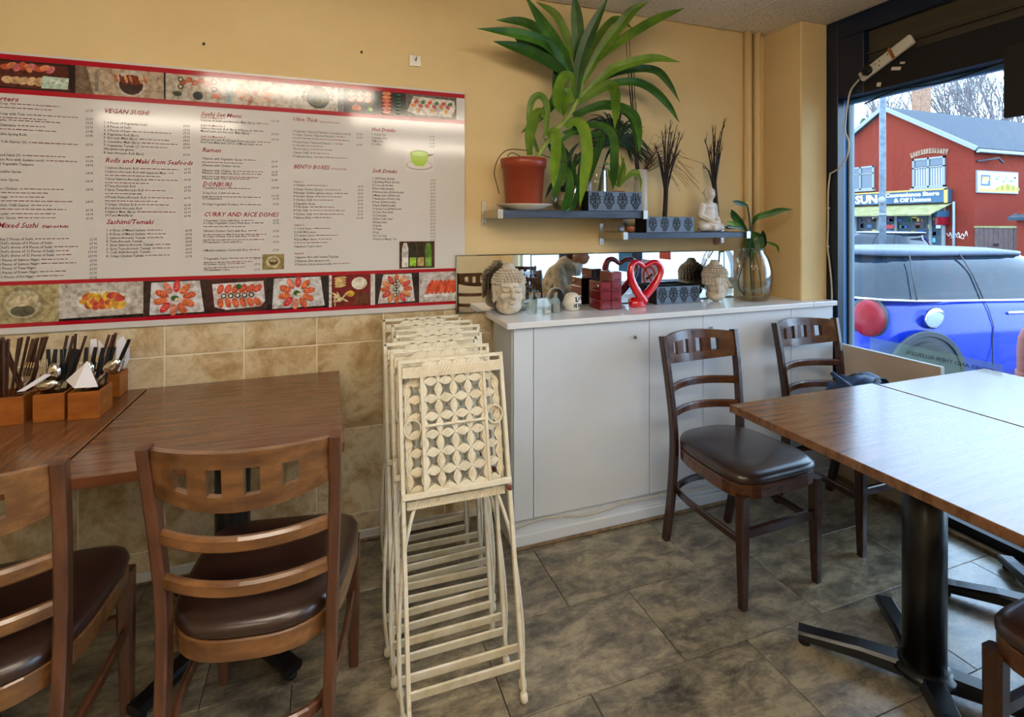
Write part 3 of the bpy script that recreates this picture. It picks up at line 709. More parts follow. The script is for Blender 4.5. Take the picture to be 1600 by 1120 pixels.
# --- upper strip
p = Photo(-6, 118, TB, TT, '#2b1718')
p.poly([(.05,.05),(.93,.05),(.9,.93),(.02,.95)], '#5d2a22')
for i in range(9): p.e(.12+.07*i, .75+.06*(i % 2), .16, .10, ['#c9583a', '#e08a63', '#d4747c'][i % 3], i*.5)
for i in range(5): p.e(.14+.1*i, .30, .17, .13, '#e0b98c', .3*i)
p.poly([(.56,.08),(.9,.1),(.92,.5),(.58,.52)], '#bcd6c4')
for i in range(8): p.e(.6+.04*i, .3+.08*(i % 2), .10, .03, '#e6efe6', i)
p.done()
p = Photo(118, 256, TB, TT, '#b9a48c'); p.poly([(0, 0), (.2, 0), (.12, 1), (0, 1)], '#7d6a58'); p.poly([(.22, .1), (.26, .1), (.24, .8), (.2, .8)], '#8d8378')
p.e(.62, .5, .48, .48, '#c6beb2'); p.e(.62, .45, .38, .38, '#4a1f14'); p.e(.62, .62, .36, .2, '#6b2a1a')
for i in range(7): p.e(.45+.055*i, .66, .05, .16, ['#c4764a', '#8a3a20', '#dba070'][i % 3], .3); 
p.e(.62, .3, .3, .16, '#3a2016'); p.done()
p = Photo(256, 352, TB, TT, '#c2b8a8'); p.poly([(0, 0), (.03, 0), (.03, 1), (0, 1)], '#0f1210')
p.poly([(.2, .42), (.92, .42), (.9, .92), (.2, .92)], '#cfc0ae')
for i in range(6): p.nig(.3+.1*i, .72+.1*(i % 2), .12, .10, .3, '#c4643c')
for u, v in ((.27, .8), (.82, .8), (.27, .52), (.82, .52)): p.e(u, v, .10, .10, '#3c3a30'); p.e(u, v, .06, .06, '#d8cdb4')
p.e(.55, .22, .17, .17, '#3a3030'); p.e(.55, .22, .13, .13, '#121016'); p.e(.85, .25, .12, .1, '#d86a50'); p.e(.22, .25, .16, .09, '#45523a'); p.done()
p = Photo(352, 440, TB, TT, '#c9bcab'); p.poly([(0, 0), (.12, 0), (.14, .9), (0, .9)], '#9fb0b4')
for i in range(10): p.e(.52+.3*math.cos(i*.63)/1.2, .5+.32*math.sin(i*.63), .2, .08, ['#d39a72', '#c07a52', '#dab28e'][i % 3], i*.63)
p.e(.52, .5, .15, .15, '#e4d4c0'); p.e(.52, .5, .11, .10, '#b05a44'); p.done()
p = Photo(440, 537, TB, TT, '#cfc8ba'); p.poly([(.9, 0), (1, 0), (1, 1), (.9, 1)], '#7c7a78'); p.e(.58, .52, .46, .46, '#2a2a24'); p.e(.58, .54, .42, .40, '#5a5a34')
for i in range(22): p.e(.58+rnd.uniform(-.26, .26), .54+rnd.uniform(-.28, .28), .07, .04, rnd.choice(['#6f7044', '#4a5230', '#858052']), rnd.uniform(0, 3))
p.done()
p = Photo(537, 634, TB, TT, '#1d1a18'); p.poly([(.55, 0), (.6, 0), (.58, 1), (.53, 1)], '#3a3632')
for i in range(6): p.nig(.12+.13*(i % 3), .82-.25*(i//3), .14, .12, .5, '#e8855a')
p.e(.2, .2, .2, .14, '#d8775a'); p.e(.42, .18, .10, .09, '#9fd070')
for i in range(6): p.nig(.68, .92-.16*i, .2, .075, .05, ['#e88a4a', '#e2683c', '#d97a6a'][i//2])
for i in range(6): p.e(.88, .88-.15*i, .10, .06, '#1d5a3c', .2)
p.done()
p = Photo(634, 713, TB, TT, '#6b6256'); p.poly([(.03, .25), (.2, .1), (.9, .1), (.98, .5), (.95, .85), (.15, .92)], '#e2ddd2')
for i in range(18): p.e(.15+.045*i, .5+.2*math.sin(i*2.1), .11, .08, ['#e0823c', '#d8503c', '#e8b060', '#c94a50', '#5a7a3a', '#f0dccb'][i % 6], i)
p.done()
# --- lower strip
p = Photo(-6, 92, BB, BT, '#b3a67a'); p.e(.42, .5, .46, .46, '#9c9270'); p.e(.42, .5, .38, .38, '#bdb392')
for i in range(10): p.e(.3+.03*i, .62+.03*math.sin(i), .16, .05, '#cfc09a', .5)
p.e(.42, .32, .26, .15, '#5c5a48'); p.e(.45, .55, .2, .1, '#d4c4a2', .3); p.done()
p = Photo(92, 224, BB, BT, '#c7c2bb'); p.poly([(0, 0), (1, .05), (1, 0)], '#1c1a1a'); p.poly([(0, 0), (1, 0), (1, .1), (0, .06)], '#17161a'); p.e(.52, .5, .62, .30, '#e4dfd4')
for i in range(20): p.e(.3+.023*i, .5+.14*math.sin(i*1.9), .13, .09, ['#e0a83c', '#d86a3c', '#c94a40', '#ecc04c'][i % 4], i*.7)
p.done()
def flower(p, cu, cv, n=10, R=.36, plate=True, rotp=0):
    if plate: p.poly([(.09, .04), (.93, .06), (.86, .97), (.12, .95)], '#dcdce0')
    for i in range(n):
        a = 2*PI*i/n+.2; p.nig(cu+R*math.cos(a)*1.0/p.asp, cv+R*math.sin(a)*.95, .17, .085, a, ['#e06238', '#e8743c', '#d8303c', '#e58a78'][i % 4])
    p.e(cu, cv, .10, .07, '#3f6b34'); p.e(cu+.05, cv-.05, .09, .05, '#f0d8c8')
p = Photo(224, 326, BB, BT, '#3a2a28'); flower(p, .48, .5); p.done()
p = Photo(326, 416, BB, BT, '#4a2528'); p.poly([(.06, .85), (.1, .18), (.3, .08), (.9, .14), (.98, .3), (.95, .9)], '#e6e4e6')
for i in range(6): p.nig(.2+.13*i, .7, .14, .08, 1.2-.1*i, '#dc5038'); p.nig(.2+.13*i, .3, .14, .08, 1.7+.1*i, '#e2643c')
for i in range(5): p.e(.26+.12*i, .5, .075, .075, '#17181c'); p.e(.26+.12*i, .5, .045, .045, '#e8e0d8')
p.e(.52, .76, .08, .08, '#3f6b34'); p.done()
p = Photo(416, 514, BB, BT, '#2a2224'); flower(p, .48, .5); p.done()
p = Photo(514, 583, BB, BT, '#7d1d22'); p.poly([(0, 0), (.06, 0), (.06, 1), (0, 1)], '#d9d6d2'); p.poly([(.94, 0), (1, 0), (1, 1), (.94, 1)], '#d9d6d2')
for i in range(4): p.e(.25, .66+.08*i, .18, .05, '#e0c080', .1)
p.e(.68, .72, .24, .20, '#e9e2cc'); p.e(.48, .4, .12, .10, '#e0b63c')
for i in range(10): p.e(.25+rnd.uniform(-.12, .12), .25+rnd.uniform(-.12, .12), .15, .03, '#dccf9a', rnd.uniform(0, 3))
p.poly([(.55, .06), (.9, .06), (.9, .42), (.58, .42)], '#6a3a22'); p.done()
p = Photo(586, 655, BB, BT, '#33292b'); p.poly([(.06, .03), (.9, .06), (.82, .97), (.18, .97)], '#dcd9d6')
for i in range(12):
    a = 2*PI*i/12; p.nig(.48+.26*math.cos(a), .5+.33*math.sin(a), .15, .07, a, ['#e06a3c', '#d83a3c', '#e89a5c'][i % 3])
for i in range(6): p.e(.44+.06*(i % 2), .3+.09*i, .06, .06, '#2c3a2c'); p.e(.44+.06*(i % 2), .3+.09*i, .035, .035, '#e8dccb')
p.done()
p = Photo(656, 726, BB, BT, '#cfcac8'); p.poly([(.08, .18), (.95, .14), (.98, .3), (.1, .26)], '#efefee')
for i in range(8): p.e(.22+.095*i, .5, .26, .09, ['#e2583c', '#ea6e4c'][i % 2], 1.15)
p.done()
# --- small pictures and the drawn tea cup
p = Photo(624, 679, bp(650, 419)[1], bp(650, 377)[1], '#4a2a24')
for i, (c, c2) in enumerate((('#d9dcd8', '#e8e6e2'), ('#20241c', '#9fd63c'), ('#26301c', '#c8b070'), ('#5a8a34', '#7fae4a'))):
    u = .16+.22*i; p.poly([(u-.09, .05), (u+.09, .05), (u+.09, .75), (u+.04, .95), (u-.04, .95), (u-.09, .75)], c); p.poly([(u-.09, .08), (u+.09, .08), (u+.09, .4), (u-.09, .4)], c2)
p.done()
p = Photo(410, 444, bp(427, 421)[1], bp(427, 397)[1], '#3a3020'); p.poly([(0, 0), (1, 0), (1, 1), (0, 1)], '#9a8a5a'); p.e(.5, .5, .42, .42, '#c8bc96'); p.e(.5, .52, .28, .22, '#6b5a34'); p.e(.48, .58, .2, .1, '#d0c098'); p.done()
p = Photo(634, 678, bp(655, 268)[1], bp(655, 234)[1], '#d9d4cd')
p.e(.48, .28, .62, .22, '#a8a4a0'); p.e(.48, .3, .57, .18, '#dcd8d2'); p.poly([(.14, .82), (.2, .45), (.35, .25), (.62, .25), (.76, .45), (.82, .82)], '#a4c63c'); p.e(.48, .82, .43, .16, '#7fa12a'); p.e(.48, .8, .38, .12, '#b7d85a'); p.poly([(.8, .8), (.98, .84), (.98, .8), (.8, .7)], '#5a5a30')
p.q.build('tea_cup_print', 'print', board, fix=False)

# --- lettering
TXT = []
def text(px, py, body, size, mat='ink', shear=0.0, right=False, bold=0.0, gap=0.0, wpx=0): TXT.append((px, py, body, size*(.69 if mat == 'ink' else .80), mat, shear, right, bold, gap, wpx))
def items(xp, xprice, rows, size=.0190, mat='ink'):
    size = .0190
    for n_, r in enumerate(rows):
        py, body = r[0], r[1]; text(xp, py, body, size, mat, gap=(rows[n_+1][0]-py) if n_+1 < len(rows) else 5)
        if len(r) > 2 and r[2]: text(xprice, r[3] if len(r) > 3 else py, r[2], size*.92, mat, 0, True)
def head(xp, py, body, size=.034):
    w_ = {'Starters': 50, 'Mixed Sushi': 65, 'VEGAN SUSHI': 72, 'Rolls and Maki from Seafoods': 138, 'Sashimi/Temaki': 75, 'Sushi Set Menu': 64, 'Ramen': 30, 'DONBURI': 46, 'CURRY AND RICE DISHES': 119, 'Udon Thick': 40, 'BENTO BOXES': 57, 'Hot Drinks': 38, 'Soft Drinks': 39}[body]
    text(xp, py, body, size, 'ink_red', .32, False, .0004, 0, w_)
# column 1
head(-20, 156, 'Starters', .030)
items(-14, 146, [(162, 'Miso Soup', '£1.95', 175), (178, 'Miso Soup with Tofu', '£2.50', 188), (188, 'Edamame', '£3.25', 194), (196, 'Spicy Edamame', '£3.50', 201), (210, 'Vegetable Spring Rolls', '£3.45', 207.5),
  (222, 'Chilli Tofu Starter (V)', '£3.85', 214), (229, '', '£5.50', 228), (243, 'Seaweed Salad (V)', '£4.50', 247), (250, 'Japanese Rice with Sesame seeds', '£2.50', 253.5), (257, 'Mixed Vegetable Tempura', '£4.95', 260),
  (269, '1:Vegetable Gyoza', '£4.95', 272.5), (282, '2:Chicken Gyoza', '£4.95', 285), (296, '2:Katsu Chicken', '£4.95', 298), (309, '3: Karaage', '£4.95', 317), (322, '4:Chicken Chilli Starter', '£5.95', 330), (335.5, '5:Takoyaki', '£4.95', 336.5), (342, '6:Prawn Gyoza', '£5.95', 343)], .0195)
head(-4, 356, 'Mixed Sushi', .034); text(66, 355.5, '(Nigiri and Rolls)', .0165, 'ink_red', 0, False, .0004)
items(-6, 152, [(375.5, '1:Any 2 Pieces of Sushi', '£2.95'), (382, "2:Chef's choice of 6 Pieces of Sushi", '£5.95'), (388.5, "3:Chef's choice of 8 Pieces of Sushi", '£7.50'), (395, "4:Chef's choice of 12 Pieces of Sushi", '£10.95'), (401.5, "5:Chef's choice of 32 Pieces of Sushi", '£29.95'),
  (408.5, '6:6 Pieces of Salmon Nigiri', '£5.95'), (415, '7:8 Pieces of Salmon Nigiri', '£7.90'), (421.5, '8:6 Pieces of Tuna Nigiri', '£6.50'), (428, '9:6 Pieces of Prawn Nigiri', '£5.95'), (435, '10:6 Pieces of Eel Nigiri', '£7.95')], .0195)
# column 2
head(162, 176, 'VEGAN SUSHI', .030)
items(162, 297, [(193, '1: 6 Pieces of Vegetarian Sushi', '£5.50', 199), (199, '2: 8 Pieces of Sushi', '£7.50', 205), (205, '3: 6 Pieces of Inari', '£5.95', 210), (211, '4: Vegetarian Roll (8pcs)', '£5.95', 216), (216.5, '5: Avocado Maki (8pcs)', '£4.50', 221.5), (222.5, '6: Cucumber Maki (8pcs)', '£4.50', 227),
  (228.5, '7: Vegetarian Temaki (1)', '£3.95', 232.5), (234, 'Allergens:soya,gluten'), (240, '8: Inari-Avocado Roll (8pcs)', '£6.50', 243.5)])
head(164, 253.5, 'Rolls and Maki from Seafoods', .0315)
items(164, 298.5, [(263.5, '1:Salmon Avocado Roll', '£6.95', 266), (269.5, '2:Salmon-Avocado Roll with Japanese Mayo', '£6.95', 271.5), (281, '3:Spicy Salmon-Avocado Roll', '£6.95', 282.5), (292, '4:Tuna-Avocado Roll', '£6.95', 294), (298, '5:Spicy Tuna-Avocado Roll', '£7.50', 299.5), (309.5, '6:Prawn Katsu-Avocado Roll', '£6.95', 311),
  (321, '7:Crispy Chicken Roll', '£6.95', 322), (327, '8:Crabstick-Avocado Roll', '£5.95', 327.5), (332.5, '9:Salmon Maki (8pcs)', '£5.50', 333), (338, '10:Tuna Maki(8pcs)', '£5.95', 339)])
head(166, 350, 'Sashimi/Temaki', .032)
items(166, 300.5, [(361.5, '1: 6 Slices of Mixed Sashimi', '£6.95'), (367.5, '2: 8 Slices of Mixed Sashimi', '£7.95'), (373.5, '3: Salmon-Avocado Temaki', '£4.50'), (379, '4: Tuna-Avocado Temaki', '£4.95'), (384.5, '5: Spicy Salmon-Avocado Temaki', '£4.50'), (390.5, '6: Spicy Tuna-Avocado Temaki', '£4.95'), (396, '7: Crab Stick-Avocado Temaki', '£4.50'), (402, '8: Crispy Chicken Temaki', '£3.95')])
# column 3
head(313.5, 180.5, 'Sushi Set Menu', .0290)
text(313.5, 184.5, 'Sushi Set Menu for 1', .0150, 'ink_red'); items(313.5, 436, [(189, '6 pieces of Sushi and Avocado Maki (8pcs)', '£11.00', 191)], .0150)
text(313.5, 197, 'Sushi Set Menu for 2', .0150, 'ink_red'); items(313.5, 436, [(201.5, 'Salmon Avocado Roll (8pcs) 8 Pieces of'), (206, 'Mixed Sushi and Avocado Maki (8pcs)', '£19.50', 211.5)], .0150)
text(313.5, 214.5, 'Sushi Set Menu for 3', .0150, 'ink_red'); items(313.5, 436, [(219, 'Salmon-avocado Roll,Prawn Katsu-avocado', '£30.50', 220), (223.5, 'Roll,Tuna Maki and 12PCS of Mixed Sushi')], .0150)
head(315.5, 237, 'Ramen', .030)
items(315.5, 434, [(249, '1:Ramen with Vegetable Gyoza', '£6.95', 254), (259.5, '2:Ramen with Chicken Gyoza', '£6.95', 262), (267.5, '3:Ramen with Chicken', '£6.95', 270.5), (271.5, '4:Ramen with Seafoods (Fish)', '£8.50', 275), (280, '5:Ramen with Tofu', '£6.85', 283)], .0152)
head(316.5, 291, 'DONBURI', .033)
items(316.5, 436, [(295, '1:Sashimi Donburi', '£14.95'), (303, '2:Una Don', '£11.95', 307.5), (311.5, '3:Tonkatsudon', '£7.95', 312), (320.5, '4:Crispy Vegetable Donburi', '£7.95', 320.5)], .0150)
head(317.5, 338, 'CURRY AND RICE DISHES', .0315)
items(317.5, 436, [(346, '1:Vegetable Curry with Rice', '£5.25', 345.5), (350, '2:Crispy Vegetable Curry With Rice', '£7.95', 350), (362.5, '3:Boiled Chicken Curry with Rice', '£7.95', 362.5), (371, '4:Crispy Chicken Curry with Rice', '£7.95', 371), (380, '5:Prawnkatsu Curry with Rice', '£7.95', 379.5), (393, '6:Mushroomkatsu Curry with Rice', '£7.95', 392)], .0150)
items(318.5, 407, [(406, '7:Vegetable Curry', '£5.95', 405), (414.5, '8:Chicken Curry', '£7.95', 414), (423.5, '9:Prawnkatsu Curry', '£7.95', 422.5)], .0150)
# column 4
head(457, 188.5, 'Udon Thick', .0290); text(499, 191.5, 'Yakisoba/Thin Noodles', .0125, 'ink_red')
items(457, 566, [(206, '1:Vegetable Yakisoba/Yakiudon (soya,gluten,celery)', '£7.00', 211.5), (211.5, '2:Crispy Chicken Yakisoba/Yakiudon', '£7.95', 217), (223, '3:Prawn Katsu Yakisoba/Yakiudon', '£7.95', 228), (233.5, 'Choose sauce'), (239.5, '1:Sweet Chilli'), (245.5, '2:Yakisoba Sauce')], .0155)
head(458.5, 263, 'BENTO BOXES', .0300); text(516.5, 265, '(LUNCH BOXES)', .0130, 'ink_red')
text(458.5, 285, 'Option 1', .0155, 'ink_red')
items(458.5, 567.5, [(290.5, '1:Chicken', '£7.95', 293), (297, '2:Crispy Chicken (Katsu)', '£7.95', 298.5), (302.5, '3:Karaage Chicken (gluten,celery)', '£7.95', 304), (308, '4:Chicken Gyoza', '£7.95', 309.5), (313.5, '5:Chicken Chilli', '£7.95', 315), (319.5, '6:Vegetable Gyoza', '£7.95', 320.5), (324.5, '7:Tofu Steak', '£7.95', 326), (330, '8:Tofu Chilli', '£7.95', 331.5), (336, '9:Chicken Chilli', '£7.95', 336.5), (341.5, '9:Salmon (Fish)', '£10.95', 342)], .0158)
text(459.5, 353, 'Option 2', .0155, 'ink_red')
items(459.5, 560, [(358.5, '1: Curry Sauce'), (364, '2:Chilli BBQ sauce'), (369.5, '3:Tonkatsu Sauce'), (375.5, '4:Spicy Mayo Sauce'), (386.5, '5:Japanese 7 spice sauce')], .0160)
text(460, 397.5, 'Option3', .0155, 'ink_red')
items(460.5, 560, [(403.5, '1:Japanese Rice with Sesame Toppings'), (409.5, '2:Yakisoba (thin wheat noodle'), (415, '3:Yakiudon (thick wheat noodle')], .0160)
# column 5
head(580, 204.5, 'Hot Drinks', .0290)
items(580.5, 679, [(211, '1: Green Tea', '£1.95', 215), (216.5, '2: Jasmine Tea', '£1.95', 220), (221.5, '3:Mint Tea', '£1.95', 225.5), (226.5, '4: Coffee', '£1.95', 230.5)], .0150)
head(581.5, 269.5, 'Soft Drinks', .0290)
sd = ['1: Still Water (bottle)', '2:Sparkling Water (bottle)', '3:Coca cola (bottle)', '4:Diet Coke (bottle)', '5:Ramune Juice (200ml bottle)', '6:Mango Juice (250ml can)', '7:Guava Juice (500ml Can)', '8:Oasis (500ml bottle)', '9:Fanta (500ml bottle)', '10:Green Tea (500ml bottle', '11:Coke Zero(Can)', '12:Coke(can)', '13:Diet Coke (can)', '14:Fanta (can)', '15:Sprite', '16:Tango', '17:Lilt', '18:7 Up (can)', '19:Rubicon Mango Can']
pr = ['£1.00', '£1.00', '£1.95', '£1.95', '£2.50', '£2.50', '£2.00', '£2.00', '£1.95', '£2.50'] + ['£1.20']*9
items(581.5, 680.5, [(280+5.28*i, sd[i], pr[i], 283+5.18*i) for i in range(19)], .0150)

objs = []
for (px, py, body, size, mat, shear, right, bold, gap, wpx) in TXT:
    if not body: continue
    cu = bpy.data.curves.new('t', 'FONT'); cu.body = body; cu.size = size; cu.shear = shear; cu.offset = bold or .00012; cu.align_x = 'RIGHT' if right else 'LEFT'; cu.resolution_u = 1
    o = bpy.data.objects.new('t', cu); C.objects.link(o); objs.append((o, px, py, mat, size, right, gap, wpx))
bpy.context.view_layer.update(); dg = bpy.context.evaluated_depsgraph_get()
acc = {}
fine = MB(); fr = random.Random(11)
for (o, px, py, mat, size, right, gap, wpx) in objs:
    e = o.evaluated_get(dg); me = e.to_mesh(); x, z = bp(px, py)
    b_ = acc.setdefault((mat, 0 if right else 1), MB()); w = max((v.co.x for v in me.vertices), default=0); xs_c = .86 if not wpx else (bp(px+wpx, py)[0]-x)/w; w *= xs_c
    b_.add([(x+v.co.x*xs_c, MY-.0012, z+v.co.y) for v in me.vertices], [tuple(p_.vertices) for p_ in me.polygons]); e.to_mesh_clear()
    if mat == 'ink' and not right and px < 560 and fr.random() < .72:   # fine red print, too small to read: broken hairlines
        lim = {True: 128, False: 0}.get(px < 100, 0) or (282 if px < 200 else (425 if px < 400 else 552))
        xe = bp(lim, py)[0]; xa = x + w + .006
        for k, (zz, xs_) in enumerate(((z+.003, xa), (z-.0115, x))):
            if k == 1 and gap < 8.5: continue
            xx = xs_; end = xs_ + (xe-xs_)*fr.uniform(.35, .95)
            while xx < end - .004:
                L = fr.uniform(.006, .018); hh = fr.uniform(.0024, .0034)
                fine.add([(xx, MY-.0012, zz), (min(xx+L, end), MY-.0012, zz), (min(xx+L, end), MY-.0012, zz+hh), (xx, MY-.0012, zz+hh)], [(0, 1, 2, 3)]); xx += L + .003
names = {('ink', 1): 'item_lettering', ('ink', 0): 'price_lettering', ('ink_red', 1): 'heading_lettering'}
for k, b_ in acc.items(): b_.build(names.get(k, 'lettering'), k[0], board, fix=False)['kind'] = 'stuff'
fine.build('fine_print', 'ink_small', board, fix=False)['kind'] = 'stuff'
for (o, *_r) in objs: cu = o.data; bpy.data.objects.remove(o); bpy.data.curves.remove(cu)
# ================================================================== plants on the upper shelf
def leaf_mesh(q, pts, w, n=5, fold=.25, tip=.05, up=None, base=.35):
    """a blade with a folded midrib along a smooth path; w = full width"""
    P = catmull(pts, n); m = len(P); vs = []
    for i, p in enumerate(P):
        t = P[min(i+1, m-1)] - P[max(i-1, 0)]; t.normalize()
        view = Vector((p.x, p.y, 0)).normalized() if up is None else Vector(up)
        side = t.cross(view)
        if side.length < 1e-3: side = Vector((1, 0, 0))
        side.normalize(); nrm = side.cross(t).normalized()
        s_ = i/(m-1); k = (base + (1-base)*min(1, s_/.35)) * (1 if s_ < .6 else max(tip, 1-((s_-.6)/.4)**2.0))
        h = w*.5*k
        mid_ = p + nrm*(h*fold); vs += [p - side*h, mid_, mid_, p + side*h]
    fs = []
    for i in range(m-1):
        a = i*4; c = a+4
        fs += [(a, a+1, c+1, c), (a+2, a+3, c+3, c+2)]
    q.add(vs, fs, 0, True)
def P5(cx, cy, y): return on(720+cx/4, cy/4, y=y)          # detail-view pixel of the plant, at depth y
PX = on(818, 300, y=2.215).x
yuc = thing('potted_yucca', 'large green yucca with strap leaves in a red-brown plastic pot on the upper shelf', 'potted plant', (PX, 2.215, SH1+.0101))
zb = SH1+.0101
q = MB(); q.lathe([(.080, 0), (.083, .005), (.098, .182), (.105, .185), (.108, .226), (.104, .228), (.101, .210), (.095, .200)], 32, (PX, 2.215, zb), cap1=False); pot = q.build('pot', 'terracotta', yuc)
q = MB(); q.lathe([(.0985, .196), (.05, .204), (.0, .206)], 24, (PX, 2.215, zb)); q.build('soil', 'soil', yuc)
q = MB(); q.tube(catmull([on(838, 247, y=2.215), on(862, 212, y=2.21), on(885, 185, y=2.205), on(905, 150, y=2.2), on(908, 118, y=2.2)], 5), [.011]*6+[.012]*8+[.010]*7, 10); q.build('trunk', 'stem', yuc)
LV = [ # (points in the detail view, width px, tip depth, light?)
 ([(690,470),(640,350),(560,220),(400,-30)], 70, 2.12, 0), ([(700,460),(590,320),(500,250),(330,205),(105,178)], 58, 2.10, 0), ([(690,440),(560,240),(400,140),(220,125)], 52, 2.26, 0),
 ([(680,480),(580,400),(400,310),(205,258)], 62, 2.16, 0), ([(690,470),(560,370),(420,290),(340,240)], 66, 2.24, 0), ([(735,470),(738,300),(725,120),(708,-40)], 66, 2.16, 0), ([(715,640),(745,400),(810,200),(920,-20)], 64, 2.08, 0),
 ([(720,400),(690,300),(600,100),(470,10)], 46, 2.26, 1), ([(760,520),(880,310),(1010,140),(1080,60),(1170,12)], 60, 2.06, 1), ([(800,420),(930,300),(1200,130),(1400,50)], 54, 2.14, 1), ([(770,420),(830,280),(920,150),(990,118),(1075,182)], 40, 2.26, 1),
 ([(760,600),(900,470),(1000,410),(1200,362),(1370,388)], 54, 2.06, 1), ([(800,560),(930,470),(1080,430),(1220,440),(1300,520),(1368,638)], 44, 2.16, 0), ([(790,600),(920,530),(1080,510),(1200,560),(1300,660),(1365,765)], 46, 2.20, 0),
 ([(740,640),(830,580),(925,530),(962,570),(968,690),(962,805)], 54, 2.02, 1), ([(690,580),(690,480),(640,480),(605,570),(602,650),(625,715)], 52, 2.10, 1), ([(700,640),(670,580),(648,590),(650,660),(640,730)], 54, 2.12, 1),
 ([(480,950),(430,780),(440,640),(490,595),(535,650),(535,800),(510,870)], 36, 2.16, 1), ([(430,970),(430,850),(460,740),(500,705),(520,740)], 58, 2.10, 1), ([(600,330),(600,480),(590,620),(480,740),(380,830)], 52, 2.28, 0),
 ([(700,720),(800,680),(920,655),(1060,700),(1110,800),(1118,975)], 52, 2.05, 0), ([(680,760),(850,660),(1000,680),(1080,760),(1100,960)], 44, 2.10, 0), ([(650,790),(720,760),(770,810),(790,960),(770,1120),(745,1290)], 60, 2.03, 1),
 ([(540,850),(590,820),(595,930),(585,1060),(578,1180)], 54, 2.06, 1), ([(720,830),(850,840),(880,860),(850,960),(820,1060),(800,1160)], 40, 2.14, 0), ([(700,800),(860,780),(950,850),(960,980),(955,1110),(950,1185)], 46, 2.05, 0),
 ([(640,830),(800,780),(930,800),(1010,830)], 34, 2.2, 0), ([(600,900),(700,830),(760,840)], 26, 2.2, 0), ([(560,860),(620,900),(640,1040),(600,1180),(575,1260)], 40, 2.12, 0), ([(600,1000),(670,1080),(680,1200),(650,1290),(640,1320)], 44, 2.08, 0), ([(720,960),(705,1080),(740,1170),(700,1290),(655,1320)], 30, 2.07, 0),
]
for pts, w, yt, lt in LV:
    n = len(pts); P = [P5(cx, cy, 2.2 + (yt-2.2)*(i/(n-1))) for i, (cx, cy) in enumerate(pts)]
    q = MB(); leaf_mesh(q, P, w/4/FPX*2.35*1.22, fold=.30, base=.5); q.build('leaf', 'leaf_light' if lt else 'leaf', yuc)
for pts in ([(420,940),(300,935),(235,990),(210,1080),(225,1150),(240,1210)], [(290,975),(320,955),(370,975)], [(500,965),(640,1010),(720,975)]):
    q = MB(); q.tube(catmull([P5(cx, cy, 2.16) for cx, cy in pts], 4), .0022, 5); q.build('dry_leaf', 'dry_grass', yuc)
q = MB(); q.lathe([(.070, 0), (.078, .004), (.128, .024), (.130, .027), (.122, .026), (.090, .0098), (0, .0098)], 36, (PX, 2.208, SH1+.0005)); tag(q.build('saucer_plate', 'saucer'), 'cream china plate under the red-brown pot on the upper shelf', 'plate')
def glass_vase(name, label, px, y, zb, prof, extra=None, water=None):
    x = on(px, 300, y=y).x; t = thing(name, label, 'vase', (x, y, zb)); q = MB(); q.lathe(prof + [(r-.003, z) for r, z in prof[::-1] if z > .006], 28, (x, y, zb), cap0=True, cap1=True); q.build('glass_body', 'glass_vase', t)
    if water:
        q = MB(); q.lathe(water, 24, (x, y, zb)); q.build('water', 'water', t)
    return t, x
v1, vx = glass_vase('glass_vase', 'round clear glass vase of dark leaves beside the yucca pot', 884, 2.265, SH1+.001, [(.045, 0), (.058, .01), (.070, .06), (.066, .12), (.045, .165), (.042, .185), (.046, .19)], water=[(.043, .008), (.055, .015), (.064, .05), (0, .05)])
for pts in ([(878,300),(872,270),(862,235),(850,215)], [(884,305),(886,270),(892,240),(905,222)], [(888,300),(896,262),(915,240),(930,262)], [(880,300),(890,258),(880,232),(868,250)], [(886,300),(903,280),(908,255),(918,205)], [(882,300),(872,285),(862,290),(852,310)]):
    q = MB(); leaf_mesh(q, [on(a, b_, y=2.268-.012*i) for i, (a, b_) in enumerate(pts)], .022); q.build('leaf', 'leaf_dark', v1)
v2, vx = glass_vase('glass_vase', 'clear glass vase with a dark spiky grass clump behind the patterned box', 934, 2.275, SH1+.001, [(.040, 0), (.050, .01), (.052, .10), (.050, .20), (.053, .215)])
x_left, x_right = on(915, 300, y=2.29).x, on(980, 300, y=2.29).x
rg = random.Random(5); q = MB(); cc = on(962, 225, y=2.296)
for i in range(130):
    a = rg.uniform(-.45, PI+.45); L = rg.uniform(.10, .27); d = Vector((math.cos(a), rg.uniform(-.55, .12), math.sin(a)))
    p1 = cc + d*L*.5 + Vector((0, 0, .02)); p2 = cc + d*L + Vector((0, 0, -.06*rg.random()-L*.25)); p1.y = 2.298+.5*rg.uniform(-.03, .04); p2.y = 2.298+rg.uniform(-.014, .026)
    if p2.x < x_left: p2.z = max(p2.z, 1.665)
    if p2.x > x_right: p2.z = max(p2.z, 1.69)
    leaf_mesh(q, [cc, p1, p2], rg.uniform(.004, .011), 4)
for i in range(12):
    leaf_mesh(q, [Vector((vx+rg.uniform(-.02, .02), 2.27, SH1+.03)), Vector(((vx+cc.x)/2-.01, 2.288, (SH1+.16+cc.z)/2)), cc+Vector((rg.uniform(-.02, .02), 0, .01))], .006, 4)
q.build('grass_blades', 'leaf_dark', v2)
